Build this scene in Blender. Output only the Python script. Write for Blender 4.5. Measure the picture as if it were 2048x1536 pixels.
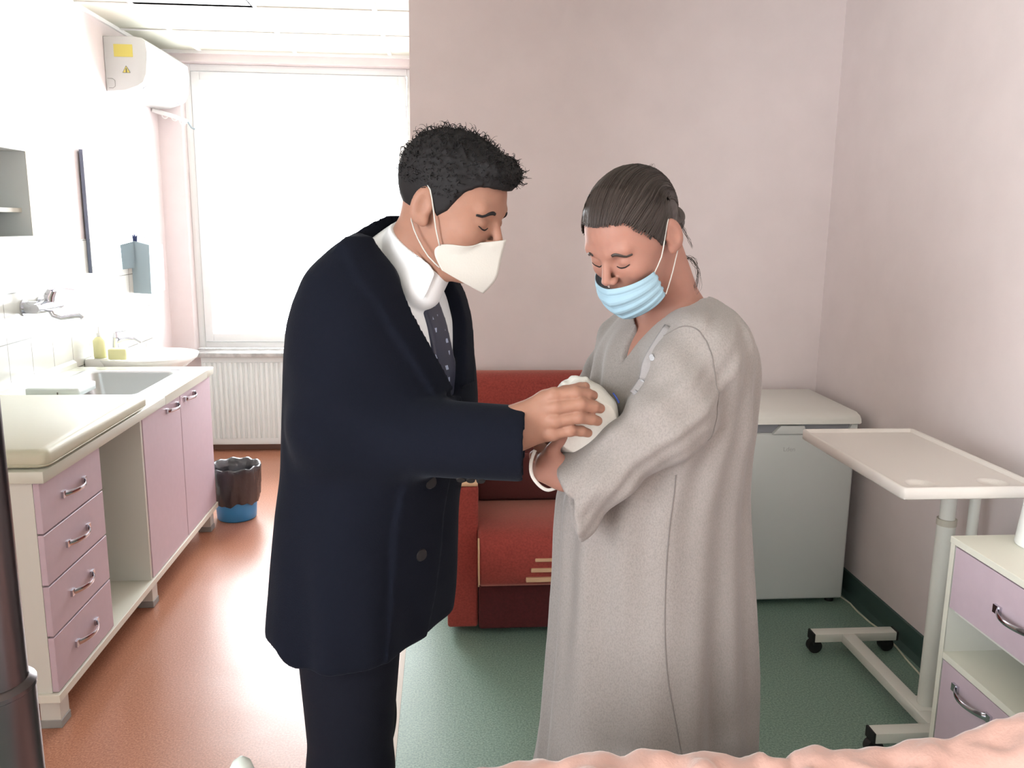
import bpy, bmesh, math, random
import numpy as np
from mathutils import Vector, Matrix
random.seed(7); rng = np.random.default_rng(7)
SC = bpy.context.scene; C = SC.collection
for o in list(bpy.data.objects): bpy.data.objects.remove(o)

# ---------------------------------------------------------------- camera
H = 1.58; FPX = 1679.36
_y, _p, _r = math.radians(4.51637), math.radians(10.83007), math.radians(0.65588)
_f = np.array([math.sin(_y)*math.cos(_p), math.cos(_y)*math.cos(_p), -math.sin(_p)])
_rt0 = np.array([math.cos(_y), -math.sin(_y), 0.0]); _u0 = np.cross(_rt0, _f)
_rt = math.cos(_r)*_rt0 + math.sin(_r)*_u0; _u = -math.sin(_r)*_rt0 + math.cos(_r)*_u0
cam_d = bpy.data.cameras.new('camera'); cam = bpy.data.objects.new('camera', cam_d); C.objects.link(cam)
cam_d.sensor_width = 36; cam_d.lens = FPX/2048*36; cam_d.clip_start = 0.02
cam.matrix_world = Matrix([[_rt[0], _u[0], -_f[0], 0], [_rt[1], _u[1], -_f[1], 0], [_rt[2], _u[2], -_f[2], H], [0, 0, 0, 1]])
SC.camera = cam
def at(x, y, D):
    """point of the measured pixel (x, y) on the plane at distance D into the room"""
    d = _f + (x-1024)/FPX*_rt - (y-768)/FPX*_u
    return np.array([0, 0, H]) + d*(D/d[1])

# ---------------------------------------------------------------- light
SC.view_settings.view_transform = 'Standard'; SC.view_settings.look = 'None'
SC.view_settings.gamma = 1; SC.view_settings.use_curve_mapping = False
SC.view_settings.exposure = 0.76
W = bpy.data.worlds.new('sky'); SC.world = W; W.use_nodes = True
bg = W.node_tree.nodes['Background']; bg.inputs[0].default_value = (0.93, 0.97, 1.0, 1); bg.inputs[1].default_value = 12.0
XL_ = -1.87
def area(name, loc, rot, sx, sy, power, col=(1, 1, 1), portal=False):
    l = bpy.data.lights.new(name, 'AREA'); l.shape = 'RECTANGLE'; l.size = sx; l.size_y = sy; l.energy = power; l.color = col
    o = bpy.data.objects.new(name, l); o.location = loc; o.rotation_euler = rot; C.objects.link(o)
    if portal: l.cycles.is_portal = True
    return o
area('window_portal', (-0.97, 6.06, 1.64), (math.radians(-90), 0, 0), 1.5, 1.9, 1, portal=True)
area('added_window_portal', (XL_-.2, -1.0, 1.45), (0, math.radians(-90), 0), 2.1, 2.4, 1, portal=True)  # portal of the unseen window added for fill light

# ---------------------------------------------------------------- materials
def lin(c):
    return tuple(((v/255)/12.92 if v/255 <= 0.04045 else ((v/255+0.055)/1.055)**2.4) for v in c)
MATS = {}
def mat(name, col, rough=0.5, metal=0.0, noise=0.0, nscale=60, bump=0.0, bscale=200, col2=None, sheen=0.0, sss=0.0, coat=0.0, spec=0.5, sroll=0.4, stretch=None, alpha=1.0, trans=0.0, space='Object', thresh=None, sheencol=(1,1,1)):
    if name in MATS: return MATS[name]
    m = bpy.data.materials.new(name); m.use_nodes = True; nt = m.node_tree; N = nt.nodes; L = nt.links
    b = N['Principled BSDF']; c = lin(col)
    b.inputs['Base Color'].default_value = (*c, 1); b.inputs['Roughness'].default_value = rough; b.inputs['Metallic'].default_value = metal
    b.inputs['Specular IOR Level'].default_value = spec
    if sheen: b.inputs['Sheen Weight'].default_value = sheen; b.inputs['Sheen Roughness'].default_value = sroll; b.inputs['Sheen Tint'].default_value = (*sheencol, 1)
    if sss: b.inputs['Subsurface Weight'].default_value = sss; b.inputs['Subsurface Radius'].default_value = (1.0, 0.35, 0.2); b.inputs['Subsurface Scale'].default_value = 0.008
    if coat: b.inputs['Coat Weight'].default_value = coat; b.inputs['Coat Roughness'].default_value = 0.12
    if alpha < 1: b.inputs['Alpha'].default_value = alpha
    if trans: b.inputs['Transmission Weight'].default_value = trans
    if noise or bump:
        tc = N.new('ShaderNodeTexCoord'); src = tc.outputs[space]
        if stretch:
            mp = N.new('ShaderNodeMapping'); mp.inputs['Scale'].default_value = stretch; L.new(src, mp.inputs[0]); src = mp.outputs[0]
    if noise:
        n = N.new('ShaderNodeTexNoise'); n.inputs['Scale'].default_value = nscale; n.inputs['Detail'].default_value = 4
        L.new(src, n.inputs['Vector']); r = N.new('ShaderNodeValToRGB')
        lo, hi = thresh if thresh else (0.35, 0.65)
        r.color_ramp.elements[0].position = lo; r.color_ramp.elements[1].position = hi
        c2 = lin(col2) if col2 else tuple(v*(1-noise) for v in c)
        r.color_ramp.elements[0].color = (*c2, 1); r.color_ramp.elements[1].color = (*c, 1)
        L.new(n.outputs['Fac'], r.inputs[0]); L.new(r.outputs[0], b.inputs['Base Color'])
    if bump:
        n2 = N.new('ShaderNodeTexNoise'); n2.inputs['Scale'].default_value = bscale; n2.inputs['Detail'].default_value = 3
        L.new(src, n2.inputs['Vector']); bp = N.new('ShaderNodeBump'); bp.inputs['Strength'].default_value = bump; bp.inputs['Distance'].default_value = 0.002
        L.new(n2.outputs['Fac'], bp.inputs['Height']); L.new(bp.outputs[0], b.inputs['Normal'])
    MATS[name] = m; return m

wall_m = mat('pink wall paint', (231, 220, 219), 0.75, noise=0.04, nscale=6, bump=0.12, bscale=260)
ceil_m = mat('ceiling tile', (216, 215, 200), 0.9, bump=0.3, bscale=300)
grid_m = mat('ceiling grid metal', (245, 245, 243), 0.45)
white_lam = mat('cream laminate', (226, 225, 212), 0.45)
grey_lam = mat('pale grey laminate', (214, 214, 206), 0.5)
lilac = mat('lilac laminate', (200, 181, 192), 0.42, noise=0.03, nscale=30)
chrome = mat('chrome', (205, 206, 213), 0.16, 1.0)
steel = mat('brushed sink steel', (200, 203, 205), 0.28, 1.0, bump=0.05, bscale=400, stretch=(1, 20, 1))
counter_m = mat('worktop laminate', (208, 209, 196), 0.3)
vinyl_pad = mat('cream changing mat vinyl', (196, 194, 172), 0.38, bump=0.15, bscale=25)
white_pl = mat('white plastic', (236, 237, 234), 0.35)
fridge_m = mat('white enamel', (214, 218, 216), 0.35, bump=0.05, bscale=500)
rad_m = mat('radiator enamel', (228, 236, 236), 0.35)
white_metal = mat('white powder coated steel', (226, 226, 218), 0.35)
black_rub = mat('black rubber', (22, 22, 24), 0.6)
red_m = mat('red chenille', (158, 66, 58), 0.95, noise=0.25, nscale=120, bump=0.5, bscale=350, sheen=0.5, sheencol=(1, .5, .4))
beige_m = mat('beige trim fabric', (205, 168, 134), 0.9, bump=0.4, bscale=300)
skirt_m = mat('brown skirting vinyl', (135, 104, 92), 0.5)
green_sk = mat('dark green skirting vinyl', (62, 84, 80), 0.5)
blue_pl = mat('blue plastic', (62, 145, 205), 0.4)
bag_m = mat('black bin bag film', (52, 52, 58), 0.25, bump=0.9, bscale=35, spec=0.8)
grey_blue = mat('grey blue plastic', (158, 176, 184), 0.5)
dark_blue = mat('dark blue plastic', (60, 70, 110), 0.5)
yellow = mat('yellow label', (214, 200, 104), 0.6)
ink = mat('dark ink', (110, 108, 100), 0.6)
soap = mat('pale yellow soap', (232, 230, 176), 0.5)
marble = mat('grey marble', (196, 196, 194), 0.3, noise=0.35, nscale=20)
mirror_m = mat('mirror glass', (235, 238, 240), 0.03, 1.0)
mirror_edge = mat('mirror edge', (120, 128, 150), 0.4)
dark_metal = mat('dark polished metal', (96, 88, 90), 0.28, 1.0, noise=0.4, nscale=9, stretch=(1, 1, .2))
ceramic = mat('white ceramic', (240, 240, 236), 0.15, coat=0.5)
pink_bl = mat('pink fleece blanket', (188, 150, 138), 0.95, bump=0.45, bscale=180, sheen=0.6, noise=0.05, nscale=40)
bed_white = mat('grey white rail plastic', (176, 182, 176), 0.4)
white_cord = mat('white cable', (225, 225, 205), 0.5)
logo_m = mat('grey print', (188, 191, 190), 0.5)

def glass_thin():
    m = bpy.data.materials.new('window glass'); m.use_nodes = True; nt = m.node_tree; nt.nodes.clear()
    out = nt.nodes.new('ShaderNodeOutputMaterial'); mx = nt.nodes.new('ShaderNodeMixShader'); t = nt.nodes.new('ShaderNodeBsdfTransparent')
    g = nt.nodes.new('ShaderNodeBsdfGlossy'); g.inputs['Roughness'].default_value = 0.02; fr = nt.nodes.new('ShaderNodeFresnel'); fr.inputs[0].default_value = 1.2
    nt.links.new(fr.outputs[0], mx.inputs[0]); nt.links.new(t.outputs[0], mx.inputs[1]); nt.links.new(g.outputs[0], mx.inputs[2]); nt.links.new(mx.outputs[0], out.inputs[0])
    return m
glass_m = glass_thin()

def floor_mat():
    m = bpy.data.materials.new('speckled vinyl floor'); m.use_nodes = True; nt = m.node_tree; N = nt.nodes; L = nt.links; b = N['Principled BSDF']
    tc = N.new('ShaderNodeTexCoord'); sx = N.new('ShaderNodeSeparateXYZ'); L.new(tc.outputs['Object'], sx.inputs[0])
    def speck(c1, c2, c3, sc):
        n = N.new('ShaderNodeTexNoise'); n.inputs['Scale'].default_value = sc; n.inputs['Detail'].default_value = 5; n.inputs['Roughness'].default_value = 0.8
        L.new(tc.outputs['Object'], n.inputs['Vector']); r = N.new('ShaderNodeValToRGB'); e = r.color_ramp.elements
        e[0].position = 0.38; e[0].color = (*lin(c1), 1); e[1].position = 0.64; e[1].color = (*lin(c3), 1); k = e.new(0.5); k.color = (*lin(c2), 1)
        L.new(n.outputs['Fac'], r.inputs[0]); return r.outputs[0]
    o = speck((152, 100, 78), (176, 120, 95), (200, 148, 122), 160); g = speck((98, 124, 112), (124, 152, 138), (156, 178, 164), 160)
    gt = N.new('ShaderNodeMath'); gt.operation = 'GREATER_THAN'; gt.inputs[1].default_value = -0.165; L.new(sx.outputs[0], gt.inputs[0])
    mx = N.new('ShaderNodeMix'); mx.data_type = 'RGBA'; L.new(gt.outputs[0], mx.inputs[0]); L.new(o, mx.inputs[6]); L.new(g, mx.inputs[7])
    L.new(mx.outputs[2], b.inputs['Base Color'])
    mr = N.new('ShaderNodeMix'); L.new(gt.outputs[0], mr.inputs[0]); mr.inputs[2].default_value = 0.3; mr.inputs[3].default_value = 0.42
    L.new(mr.outputs[0], b.inputs['Roughness'])
    n2 = N.new('ShaderNodeTexNoise'); n2.inputs['Scale'].default_value = 2.2; L.new(tc.outputs['Object'], n2.inputs['Vector'])
    bp = N.new('ShaderNodeBump'); bp.inputs['Strength'].default_value = 0.25; bp.inputs['Distance'].default_value = 0.02; L.new(n2.outputs['Fac'], bp.inputs['Height']); L.new(bp.outputs[0], b.inputs['Normal'])
    return m
def tile_mat():
    m = bpy.data.materials.new('white wall tiles'); m.use_nodes = True; nt = m.node_tree; N = nt.nodes; L = nt.links; b = N['Principled BSDF']
    tc = N.new('ShaderNodeTexCoord'); mp = N.new('ShaderNodeMapping'); mp.inputs['Rotation'].default_value = (0, math.radians(90), math.radians(90))
    sx = N.new('ShaderNodeSeparateXYZ'); L.new(tc.outputs['Object'], sx.inputs[0]); cb = N.new('ShaderNodeCombineXYZ'); L.new(sx.outputs[1], cb.inputs[0]); L.new(sx.outputs[2], cb.inputs[1])
    br = N.new('ShaderNodeTexBrick'); br.offset = 0; br.inputs['Color1'].default_value = (*lin((206, 206, 198)), 1); br.inputs['Color2'].default_value = (*lin((204, 205, 198)), 1)
    br.inputs['Mortar'].default_value = (*lin((110, 110, 102)), 1); br.inputs['Scale'].default_value = 1; br.inputs['Mortar Size'].default_value = 0.0022
    br.inputs['Brick Width'].default_value = 0.205; br.inputs['Row Height'].default_value = 0.21; L.new(cb.outputs[0], br.inputs['Vector'])
    L.new(br.outputs['Color'], b.inputs['Base Color']); b.inputs['Roughness'].default_value = 0.22
    return m

# ---------------------------------------------------------------- mesh helpers
def link_mesh(name, verts, faces, m, parent=None, smooth=True, mats=None, fmat=None):
    me = bpy.data.meshes.new(name); me.from_pydata([tuple(v) for v in verts], [], [tuple(f) for f in faces]); me.update()
    if smooth: me.polygons.foreach_set('use_smooth', [True]*len(me.polygons))
    o = bpy.data.objects.new(name, me); C.objects.link(o)
    for k in (mats or [m]): me.materials.append(k)
    if fmat is not None: me.polygons.foreach_set('material_index', fmat)
    if parent is not None:
        o.parent = parent; o.location = -Vector(parent['_w']) if '_w' in parent.keys() else (0, 0, 0)
    return o
class MB:
    """collects shapes in world coordinates"""
    def __init__(s): s.bm = bmesh.new()
    def box(s, x0, x1, y0, y1, z0, z1, bev=0.0, seg=2):
        r = bmesh.ops.create_cube(s.bm, size=1); vs = r['verts']
        for v in vs: v.co = Vector(((x0+x1)/2+v.co.x*(x1-x0), (y0+y1)/2+v.co.y*(y1-y0), (z0+z1)/2+v.co.z*(z1-z0)))
        if bev:
            es = list({e for v in vs for e in v.link_edges}); bmesh.ops.bevel(s.bm, geom=es, offset=bev, segments=seg, affect='EDGES', profile=0.5)
        return s
    def cyl(s, p0, p1, r0, r1=None, n=24):
        p0, p1 = Vector(p0), Vector(p1); r1 = r0 if r1 is None else r1; d = p1-p0
        r = bmesh.ops.create_cone(s.bm, cap_ends=True, segments=n, radius1=r0, radius2=r1, depth=d.length)
        M = Matrix.Translation((p0+p1)/2) @ d.to_track_quat('Z', 'Y').to_matrix().to_4x4()
        bmesh.ops.transform(s.bm, matrix=M, verts=r['verts']); return s
    def tube(s, pts, r, n=10, flat=None, closed=False):
        pts = [Vector(p) for p in pts]; rings = []; up = Vector((0, 0, 1)); K = len(pts)
        nrm = None
        for i, p in enumerate(pts):
            t = (pts[(i+1) % K]-pts[i-1]) if closed else (pts[min(i+1, K-1)]-pts[max(i-1, 0)])
            t.normalize()
            if nrm is None: nrm = t.orthogonal().normalized() if flat is None else Vector(flat)
            nrm = (nrm - t*nrm.dot(t)).normalized(); b = t.cross(nrm)
            rr = r[i] if isinstance(r, list) else r
            ra, rb = rr if isinstance(rr, tuple) else (rr, rr)
            rings.append([s.bm.verts.new(p+nrm*math.cos(2*math.pi*k/n)*ra+b*math.sin(2*math.pi*k/n)*rb) for k in range(n)])
        for i in range(K if closed else K-1):
            a, c = rings[i], rings[(i+1) % K]
            for k in range(n): s.bm.faces.new((a[k], a[(k+1) % n], c[(k+1) % n], c[k]))
        if not closed: s.bm.faces.new(rings[0][::-1]); s.bm.faces.new(rings[-1])
        return s
    def prism(s, poly, axis, a, b, bev=0):
        """poly: 2-D outline; axis: 0,1,2 the extrusion axis"""
        def P(u, v, w): c = [u, v]; c.insert(axis, w); return Vector(c)
        A = [s.bm.verts.new(P(u, v, a)) for u, v in poly]; B = [s.bm.verts.new(P(u, v, b)) for u, v in poly]; n = len(poly)
        fs = [s.bm.faces.new(A), s.bm.faces.new(B[::-1])]+[s.bm.faces.new((A[i], B[i], B[(i+1) % n], A[(i+1) % n])) for i in range(n)]
        if bev: bmesh.ops.bevel(s.bm, geom=list({e for f in fs[:2] for e in f.edges}), offset=bev, segments=2, affect='EDGES', profile=0.5)
        return s
    def lathe(s, c, prof, n=32, squash=1.0):
        rings = [[s.bm.verts.new((c[0]+r*math.cos(2*math.pi*k/n), c[1]+squash*r*math.sin(2*math.pi*k/n), c[2]+z)) for k in range(n)] for r, z in prof]
        for a, b in zip(rings, rings[1:]):
            for k in range(n): s.bm.faces.new((a[k], a[(k+1) % n], b[(k+1) % n], b[k]))
        return s
    def build(s, name, m, parent=None, smooth=False, angle=None):
        bmesh.ops.recalc_face_normals(s.bm, faces=s.bm.faces)
        me = bpy.data.meshes.new(name); s.bm.to_mesh(me); s.bm.free(); me.materials.append(m)
        o = bpy.data.objects.new(name, me); C.objects.link(o)
        me.polygons.foreach_set('use_smooth', [True]*len(me.polygons))
        if not smooth: me.set_sharp_from_angle(angle=math.radians(angle or 35))
        if parent is not None:
            o.parent = parent; o.matrix_parent_inverse = Matrix.Identity(4); o.location = -world(parent)
        return o
def world(o):
    v = Vector(o.location)
    while o.parent: o = o.parent; v += Vector(o.location)
    return v
def tag(o, label=None, cat=None, group=None, kind=None):
    if label: o['label'] = label
    if cat: o['category'] = cat
    if group: o['group'] = group
    if kind: o['kind'] = kind
    return o
def thing(name, label, cat, loc=(0, 0, 0), group=None):
    o = bpy.data.objects.new(name, None); C.objects.link(o); o.location = loc; o.empty_display_size = 0.1
    return tag(o, label, cat, group)
def struct(name, mb, m, parent=None, smooth=False):
    o = mb.build(name, m, parent, smooth)
    if parent is None: tag(o, kind='structure')
    return o
def empty_struct(name, loc):
    o = bpy.data.objects.new(name, None); C.objects.link(o); o.location = loc; return tag(o, kind='structure')

# ================================================================ THE ROOM
XL, XR, YF, YC, ZC, XC, YB = -1.87, 1.75, 5.85, 3.80, 2.65, -0.155, -2.4
struct('floor', MB().box(XL-.1, XR+.1, YB-.1, YF+.1, -.1, 0), floor_mat())
WX0, WX1, WZ0, WZ1 = -1.72, -0.215, 0.70, 2.585
mb = MB(); mb.box(XL-.12, XL, YB-.1, -2.2, 0, ZC); mb.box(XL-.12, XL, .2, YF+.25, 0, ZC); mb.box(XL-.12, XL, -2.2, .2, 0, .4); mb.box(XL-.12, XL, -2.2, .2, 2.5, ZC)
struct('wall_left', mb, wall_m)
struct('wall_right', MB().box(XR, XR+.12, YB-.1, YC+.1, 0, ZC), wall_m)
mb = MB(); mb.box(XL, WX0, YF, YF+.25, 0, ZC); mb.box(WX1, XC, YF, YF+.25, 0, ZC); mb.box(WX0, WX1, YF, YF+.25, 0, WZ0-.03); mb.box(WX0, WX1, YF, YF+.25, WZ1, ZC)
struct('wall_back', mb, wall_m)
struct('wall_centre', MB().box(XC, XR, YC, YF+.25, 0, ZC), wall_m)
struct('wall_front', MB().box(XL, XR, YB-.12, YB, 0, ZC), wall_m)
# suspended ceiling: boards with a lay-in grid
lampx, lampy = (-1.563, -.975), (4.06, 4.65)
mb = MB(); mb.box(XL, lampx[0], YB, YF, ZC, ZC+.03); mb.box(lampx[1], XR, YB, YF, ZC, ZC+.03); mb.box(lampx[0], lampx[1], YB, lampy[0], ZC, ZC+.03); mb.box(lampx[0], lampx[1], lampy[1], YF, ZC, ZC+.03)
struct('ceiling', mb, ceil_m)
mb = MB()
for k in range(-2, 5):
    x = -.363+.606*k-.0
    if XL < x < XR: mb.box(x-.012, x+.012, YB, YF if x < XC else YC, ZC-.006, ZC+.001)
for k in range(14):
    y = 5.258-.603*k; mb.box(XL, XR if y < YC else XC, y-.012, y+.012, ZC-.0075, ZC-.001)
mb.box(XL, XC, YF-.02, YF, ZC-.02, ZC); mb.box(XL, XL+.015, YB, YF, ZC-.02, ZC)
struct('trim_1', mb, grid_m)
struct('baseboard_back', MB().box(XL, XC, YF-.012, YF, 0, .062), skirt_m)
struct('baseboard_left', MB().box(XL, XL+.012, 4.35, YF-.012, 0, .062), skirt_m)
struct('baseboard_right', MB().prism([(XR, 0), (XR-.03, 0), (XR-.013, .02), (XR-.008, .1), (XR, .103)], 1, YB, YC), green_sk)
struct('baseboard_centre', MB().prism([(YC, 0), (YC-.03, 0), (YC-.013, .02), (YC-.008, .1), (YC, .103)], 0, XC, XR-.03), green_sk)
struct('trim_2', MB().box(XC-.02, XC-.002, YB, YC+.05, 0, .0015), mat('seam strip', (190, 176, 160), 0.5))
# tiled splashback along the left wall
struct('trim_3', MB().box(XL, XL+.008, 2.2, 5.45, .60, 1.475), tile_mat())
# window
wf = mat('white window frame', (240, 241, 240), 0.4)
w1 = empty_struct('window_1', (WX0, YF+.1, WZ0))
def frame_ring(x0, x1, z0, z1, y0, y1, t, bev=.004):
    m = MB(); m.box(x0, x0+t, y0, y1, z0, z1, bev); m.box(x1-t, x1, y0, y1, z0, z1, bev); m.box(x0+t, x1-t, y0, y1, z0, z0+t, bev); m.box(x0+t, x1-t, y0, y1, z1-t, z1, bev); return m
frame_ring(WX0, WX1, WZ0, WZ1, YF+.1, YF+.17, .045).build('window_frame', wf, w1)
xm = (WX0+WX1)/2
for a, b in ((WX0+.05, WX1-.05),):
    s = frame_ring(a, b, WZ0+.05, WZ1-.05, YF+.085, YF+.15, .055).build('sash', wf, w1)
    MB().box(a+.055, b-.055, YF+.112, YF+.116, WZ0+.105, WZ1-.105).build('pane', glass_m, s)
MB().box(WX1-.09, WX1-.07, YF+.05, YF+.09, 1.5, 1.62, .004).build('window_handle', wf, w1)
struct('trim_4', MB().box(WX0-.06, WX1+.03, YF-.13, YF+.1, WZ0-.03, WZ0, .004), marble)
w2 = empty_struct('added_window', (XL-.1, -2.2, .4))  # unseen window, assumed behind the camera and sized for its fill light
mb = MB(); mb.box(XL-.1, XL-.04, -2.2, -2.15, .4, 2.5); mb.box(XL-.1, XL-.04, .15, .2, .4, 2.5); mb.box(XL-.1, XL-.04, -2.15, .15, .4, .45); mb.box(XL-.1, XL-.04, -2.15, .15, 2.45, 2.5)
mb.build('window_frame', wf, w2)
MB().box(XL-.072, XL-.068, -2.15, .15, .45, 2.45).build('pane', glass_m, w2)
# ================================================================ FURNITURE, LEFT SIDE
def bow_handle(name, parent, c, along, out, L=.13, m=chrome, h=.028):
    """flat-footed bow handle: c centre on the face, along and out unit vectors"""
    c, a, o = Vector(c), Vector(along), Vector(out); w = a.cross(o)
    mb = MB(); pts = []; rr = []
    for i in range(21):
        t = i/20*2-1; s = abs(t)
        y = h*(1-max(0, (s-.25)/.75)**2) if s < .86 else h*(1-((.86-.25)/.75)**2)*max(0, (1-s)/.14)
        y = h*math.cos(s*math.pi/2)**.7 if s < 1 else 0
        pts.append(c+a*t*L*.44+o*(y+.003)); rr.append((.0028, .0065+.0035*s*s))
    mb.tube(pts, rr, n=10, flat=o)
    for sgn in (-1, 1):
        q = c+a*sgn*L*.455
        vs = [q+a*(u*.012)+w*(v*.0105)+o*d for d in (-.001, .0075) for u, v in ((-1, -1), (1, -1), (1, 1), (-1, 1))]
        b = [mb.bm.verts.new(v) for v in vs]
        for f in ((0, 1, 2, 3), (4, 5, 6, 7), (0, 1, 5, 4), (1, 2, 6, 5), (2, 3, 7, 6), (3, 0, 4, 7)): mb.bm.faces.new([b[k] for k in f])
    return mb.build(name, m, parent)
FX = -1.2
# drawer unit
cab = thing('drawer_cabinet', 'lilac four drawer base cabinet at the near end of the worktop', 'cabinet', (-1.5, 2.7, 0))
mb = MB(); mb.box(-1.84, FX-.02, 2.475, 2.493, .135, .812); mb.box(-1.84, FX-.02, 2.893, 2.911, .135, .812); mb.box(-1.84, -1.825, 2.493, 2.893, .135, .812); mb.box(-1.825, FX-.02, 2.493, 2.893, .135, .15)
mb.build('carcass', grey_lam, cab)
names = ['top', 'second', 'third', 'bottom']
zs = [(.652, .812), (.488, .649), (.322, .485), (.137, .319)]
for (z0, z1) in zs:
    d = MB().box(FX-.019, FX, 2.474, 2.911, z0+.0015, z1-.0015, .0012, 1).build('drawer', lilac, cab)
    bow_handle('handle', d, (FX, 2.692, (z0+z1)/2), (0, 1, 0), (1, 0, 0), .165)
# open shelf unit
nic = thing('shelf_unit', 'open cream shelf niche between the drawers and the lilac doors', 'shelf', (-1.5, 3.12, 0))
MB().box(-1.84, -1.825, 2.912, 3.326, .135, .812).build('back_panel', grey_lam, nic)
MB().box(-1.825, -1.42, 2.913, 3.31, .437, .455).build('shelf', white_lam, nic)
MB().box(-1.825, FX-.003, 3.312, 3.328, .135, .812).build('side_panel', grey_lam, nic)
# door unit
du = thing('sink_cabinet', 'lilac two door cabinet under the steel sink', 'cabinet', (-1.5, 3.8, 0))
mb = MB(); mb.box(-1.84, FX-.022, 3.332, 3.348, .135, .66); mb.box(-1.84, FX-.022, 4.272, 4.29, .135, .66); mb.box(-1.84, -1.825, 3.348, 4.272, .135, .66)
mb.build('carcass', grey_lam, du)
for y0, y1, hy in ((3.331, 3.805, 3.69), (3.811, 4.29, 3.945)):
    d = MB().box(FX-.02, FX, y0, y1, .137, .811, .0012, 1).build('door', lilac, du)
    bow_handle('handle', d, (FX, hy, .772), (0, 1, 0), (1, 0, 0), .155)
# plinth board with legs carries the three units
pl = thing('cabinet_base', 'cream base board on square legs under the whole cabinet run', 'cabinet base', (-1.5, 3.4, 0))
MB().box(-1.84, FX+.006, 2.462, 4.30, .108, .1345, .001, 1).build('base_board', white_lam, pl)
for y in (2.53, 3.375, 4.245):
    for x in (-1.245, -1.75):
        lg = MB().box(x-.03, x+.03, y-.03, y+.03, .028, .108).build('leg', grey_lam, pl)
        MB().box(x-.033, x+.033, y-.033, y+.033, 0, .028, .002, 1).build('foot', mat('grey foot', (150, 150, 146), .5), lg)
# worktop with a hole for the sink
SX0, SX1, SY0, SY1 = -1.745, -1.30, 3.56, 4.18
wt = thing('worktop', 'long cream laminate worktop over the lilac cabinets', 'countertop', (-1.5, 3.4, .812))
mb = MB(); mb.box(-1.845, -1.18, 2.462, SY0, .8135, .85, .003); mb.box(-1.845, -1.18, SY1, 4.30, .8135, .85, .003); mb.box(-1.845, SX0, SY0, SY1, .8135, .85); mb.box(SX1, -1.18, SY0, SY1, .8135, .85)
mb.build('board', counter_m, wt)
MB().prism([(-1.861, .8135), (-1.845, .8135), (-1.845, .872), (-1.861, .885)], 1, 2.462, 4.30).build('upstand', counter_m, wt)
# sink
sk = thing('steel_sink', 'brushed steel rectangular sink set in the worktop', 'sink', (-1.52, 3.87, .85))
def rrect(x0, x1, y0, y1, r, z, n=6):
    out = []
    for cx, cy, a0 in ((x1-r, y1-r, 0), (x0+r, y1-r, 90), (x0+r, y0+r, 180), (x1-r, y0+r, 270)):
        for k in range(n+1):
            a = math.radians(a0+90*k/n); out.append((cx+r*math.cos(a), cy+r*math.sin(a), z))
    return out
def ring_loft(rings, m, name, parent, cap=True, smooth=True, angle=40):
    mb = MB(); R = [[mb.bm.verts.new(v) for v in r] for r in rings]; n = len(R[0])
    for a, b in zip(R, R[1:]):
        for k in range(n): mb.bm.faces.new((a[k], a[(k+1) % n], b[(k+1) % n], b[k]))
    if cap: mb.bm.faces.new(R[-1])
    return mb.build(name, m, parent, smooth, angle)
ring_loft([rrect(SX0-.02, SX1+.02, SY0-.02, SY1+.02, .04, .8505), rrect(SX0-.018, SX1+.018, SY0-.018, SY1+.018, .04, .8535), rrect(SX0+.012, SX1-.012, SY0+.012, SY1-.012, .05, .852),
           rrect(SX0+.02, SX1-.02, SY0+.02, SY1-.02, .055, .842), rrect(SX0+.03, SX1-.03, SY0+.03, SY1-.03, .06, .72), rrect(SX0+.06, SX1-.06, SY0+.06, SY1-.06, .06, .695)], steel, 'basin', sk)
MB().cyl((-1.52, 3.87, .693), (-1.52, 3.87, .698), .04).build('drain', chrome, sk)
# white plastic bowl hung in the sink
tray = thing('plastic_box', 'white plastic box at the near end of the steel sink', 'box', (-1.7, 3.60, .85))
ring_loft([rrect(-1.725, -1.53, 3.53, 3.72, .03, .852), rrect(-1.735, -1.52, 3.52, 3.73, .03, .856), rrect(-1.735, -1.52, 3.52, 3.73, .03, .885), rrect(-1.725, -1.53, 3.53, 3.72, .03, .89)], mat('pale plastic', (222, 232, 230), .35), 'box_body', tray)
MB().box(-1.60, -1.595, 3.518, 3.5195, .858, .876).build('slot', ink, tray)
# changing mat
def pad_mesh():
    x0, x1, y0, y1, z0, z1 = -1.80, -1.172, 2.475, 3.33, .8515, .909
    rings = []
    for t in np.linspace(-1, 1, 13):
        s = math.sqrt(max(0, 1-abs(t)**3.0)); ins = .024*(1-s)
        rings.append(rrect(x0+ins, x1-ins, y0+ins, y1-ins, .03, (z0+z1)/2+t*(z1-z0)/2, 8))
    return rings
pm = thing('changing_mat', 'thick cream vinyl changing mat lying on the near end of the worktop', 'changing mat', (-1.48, 2.9, .851))
o = ring_loft(pad_mesh(), vinyl_pad, 'mat_body', pm); 
MB().tube(rrect(-1.801, -1.171, 2.474, 3.331, .03, .865, 8), .0016, 6, closed=True).build('seam', vinyl_pad, pm)
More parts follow.
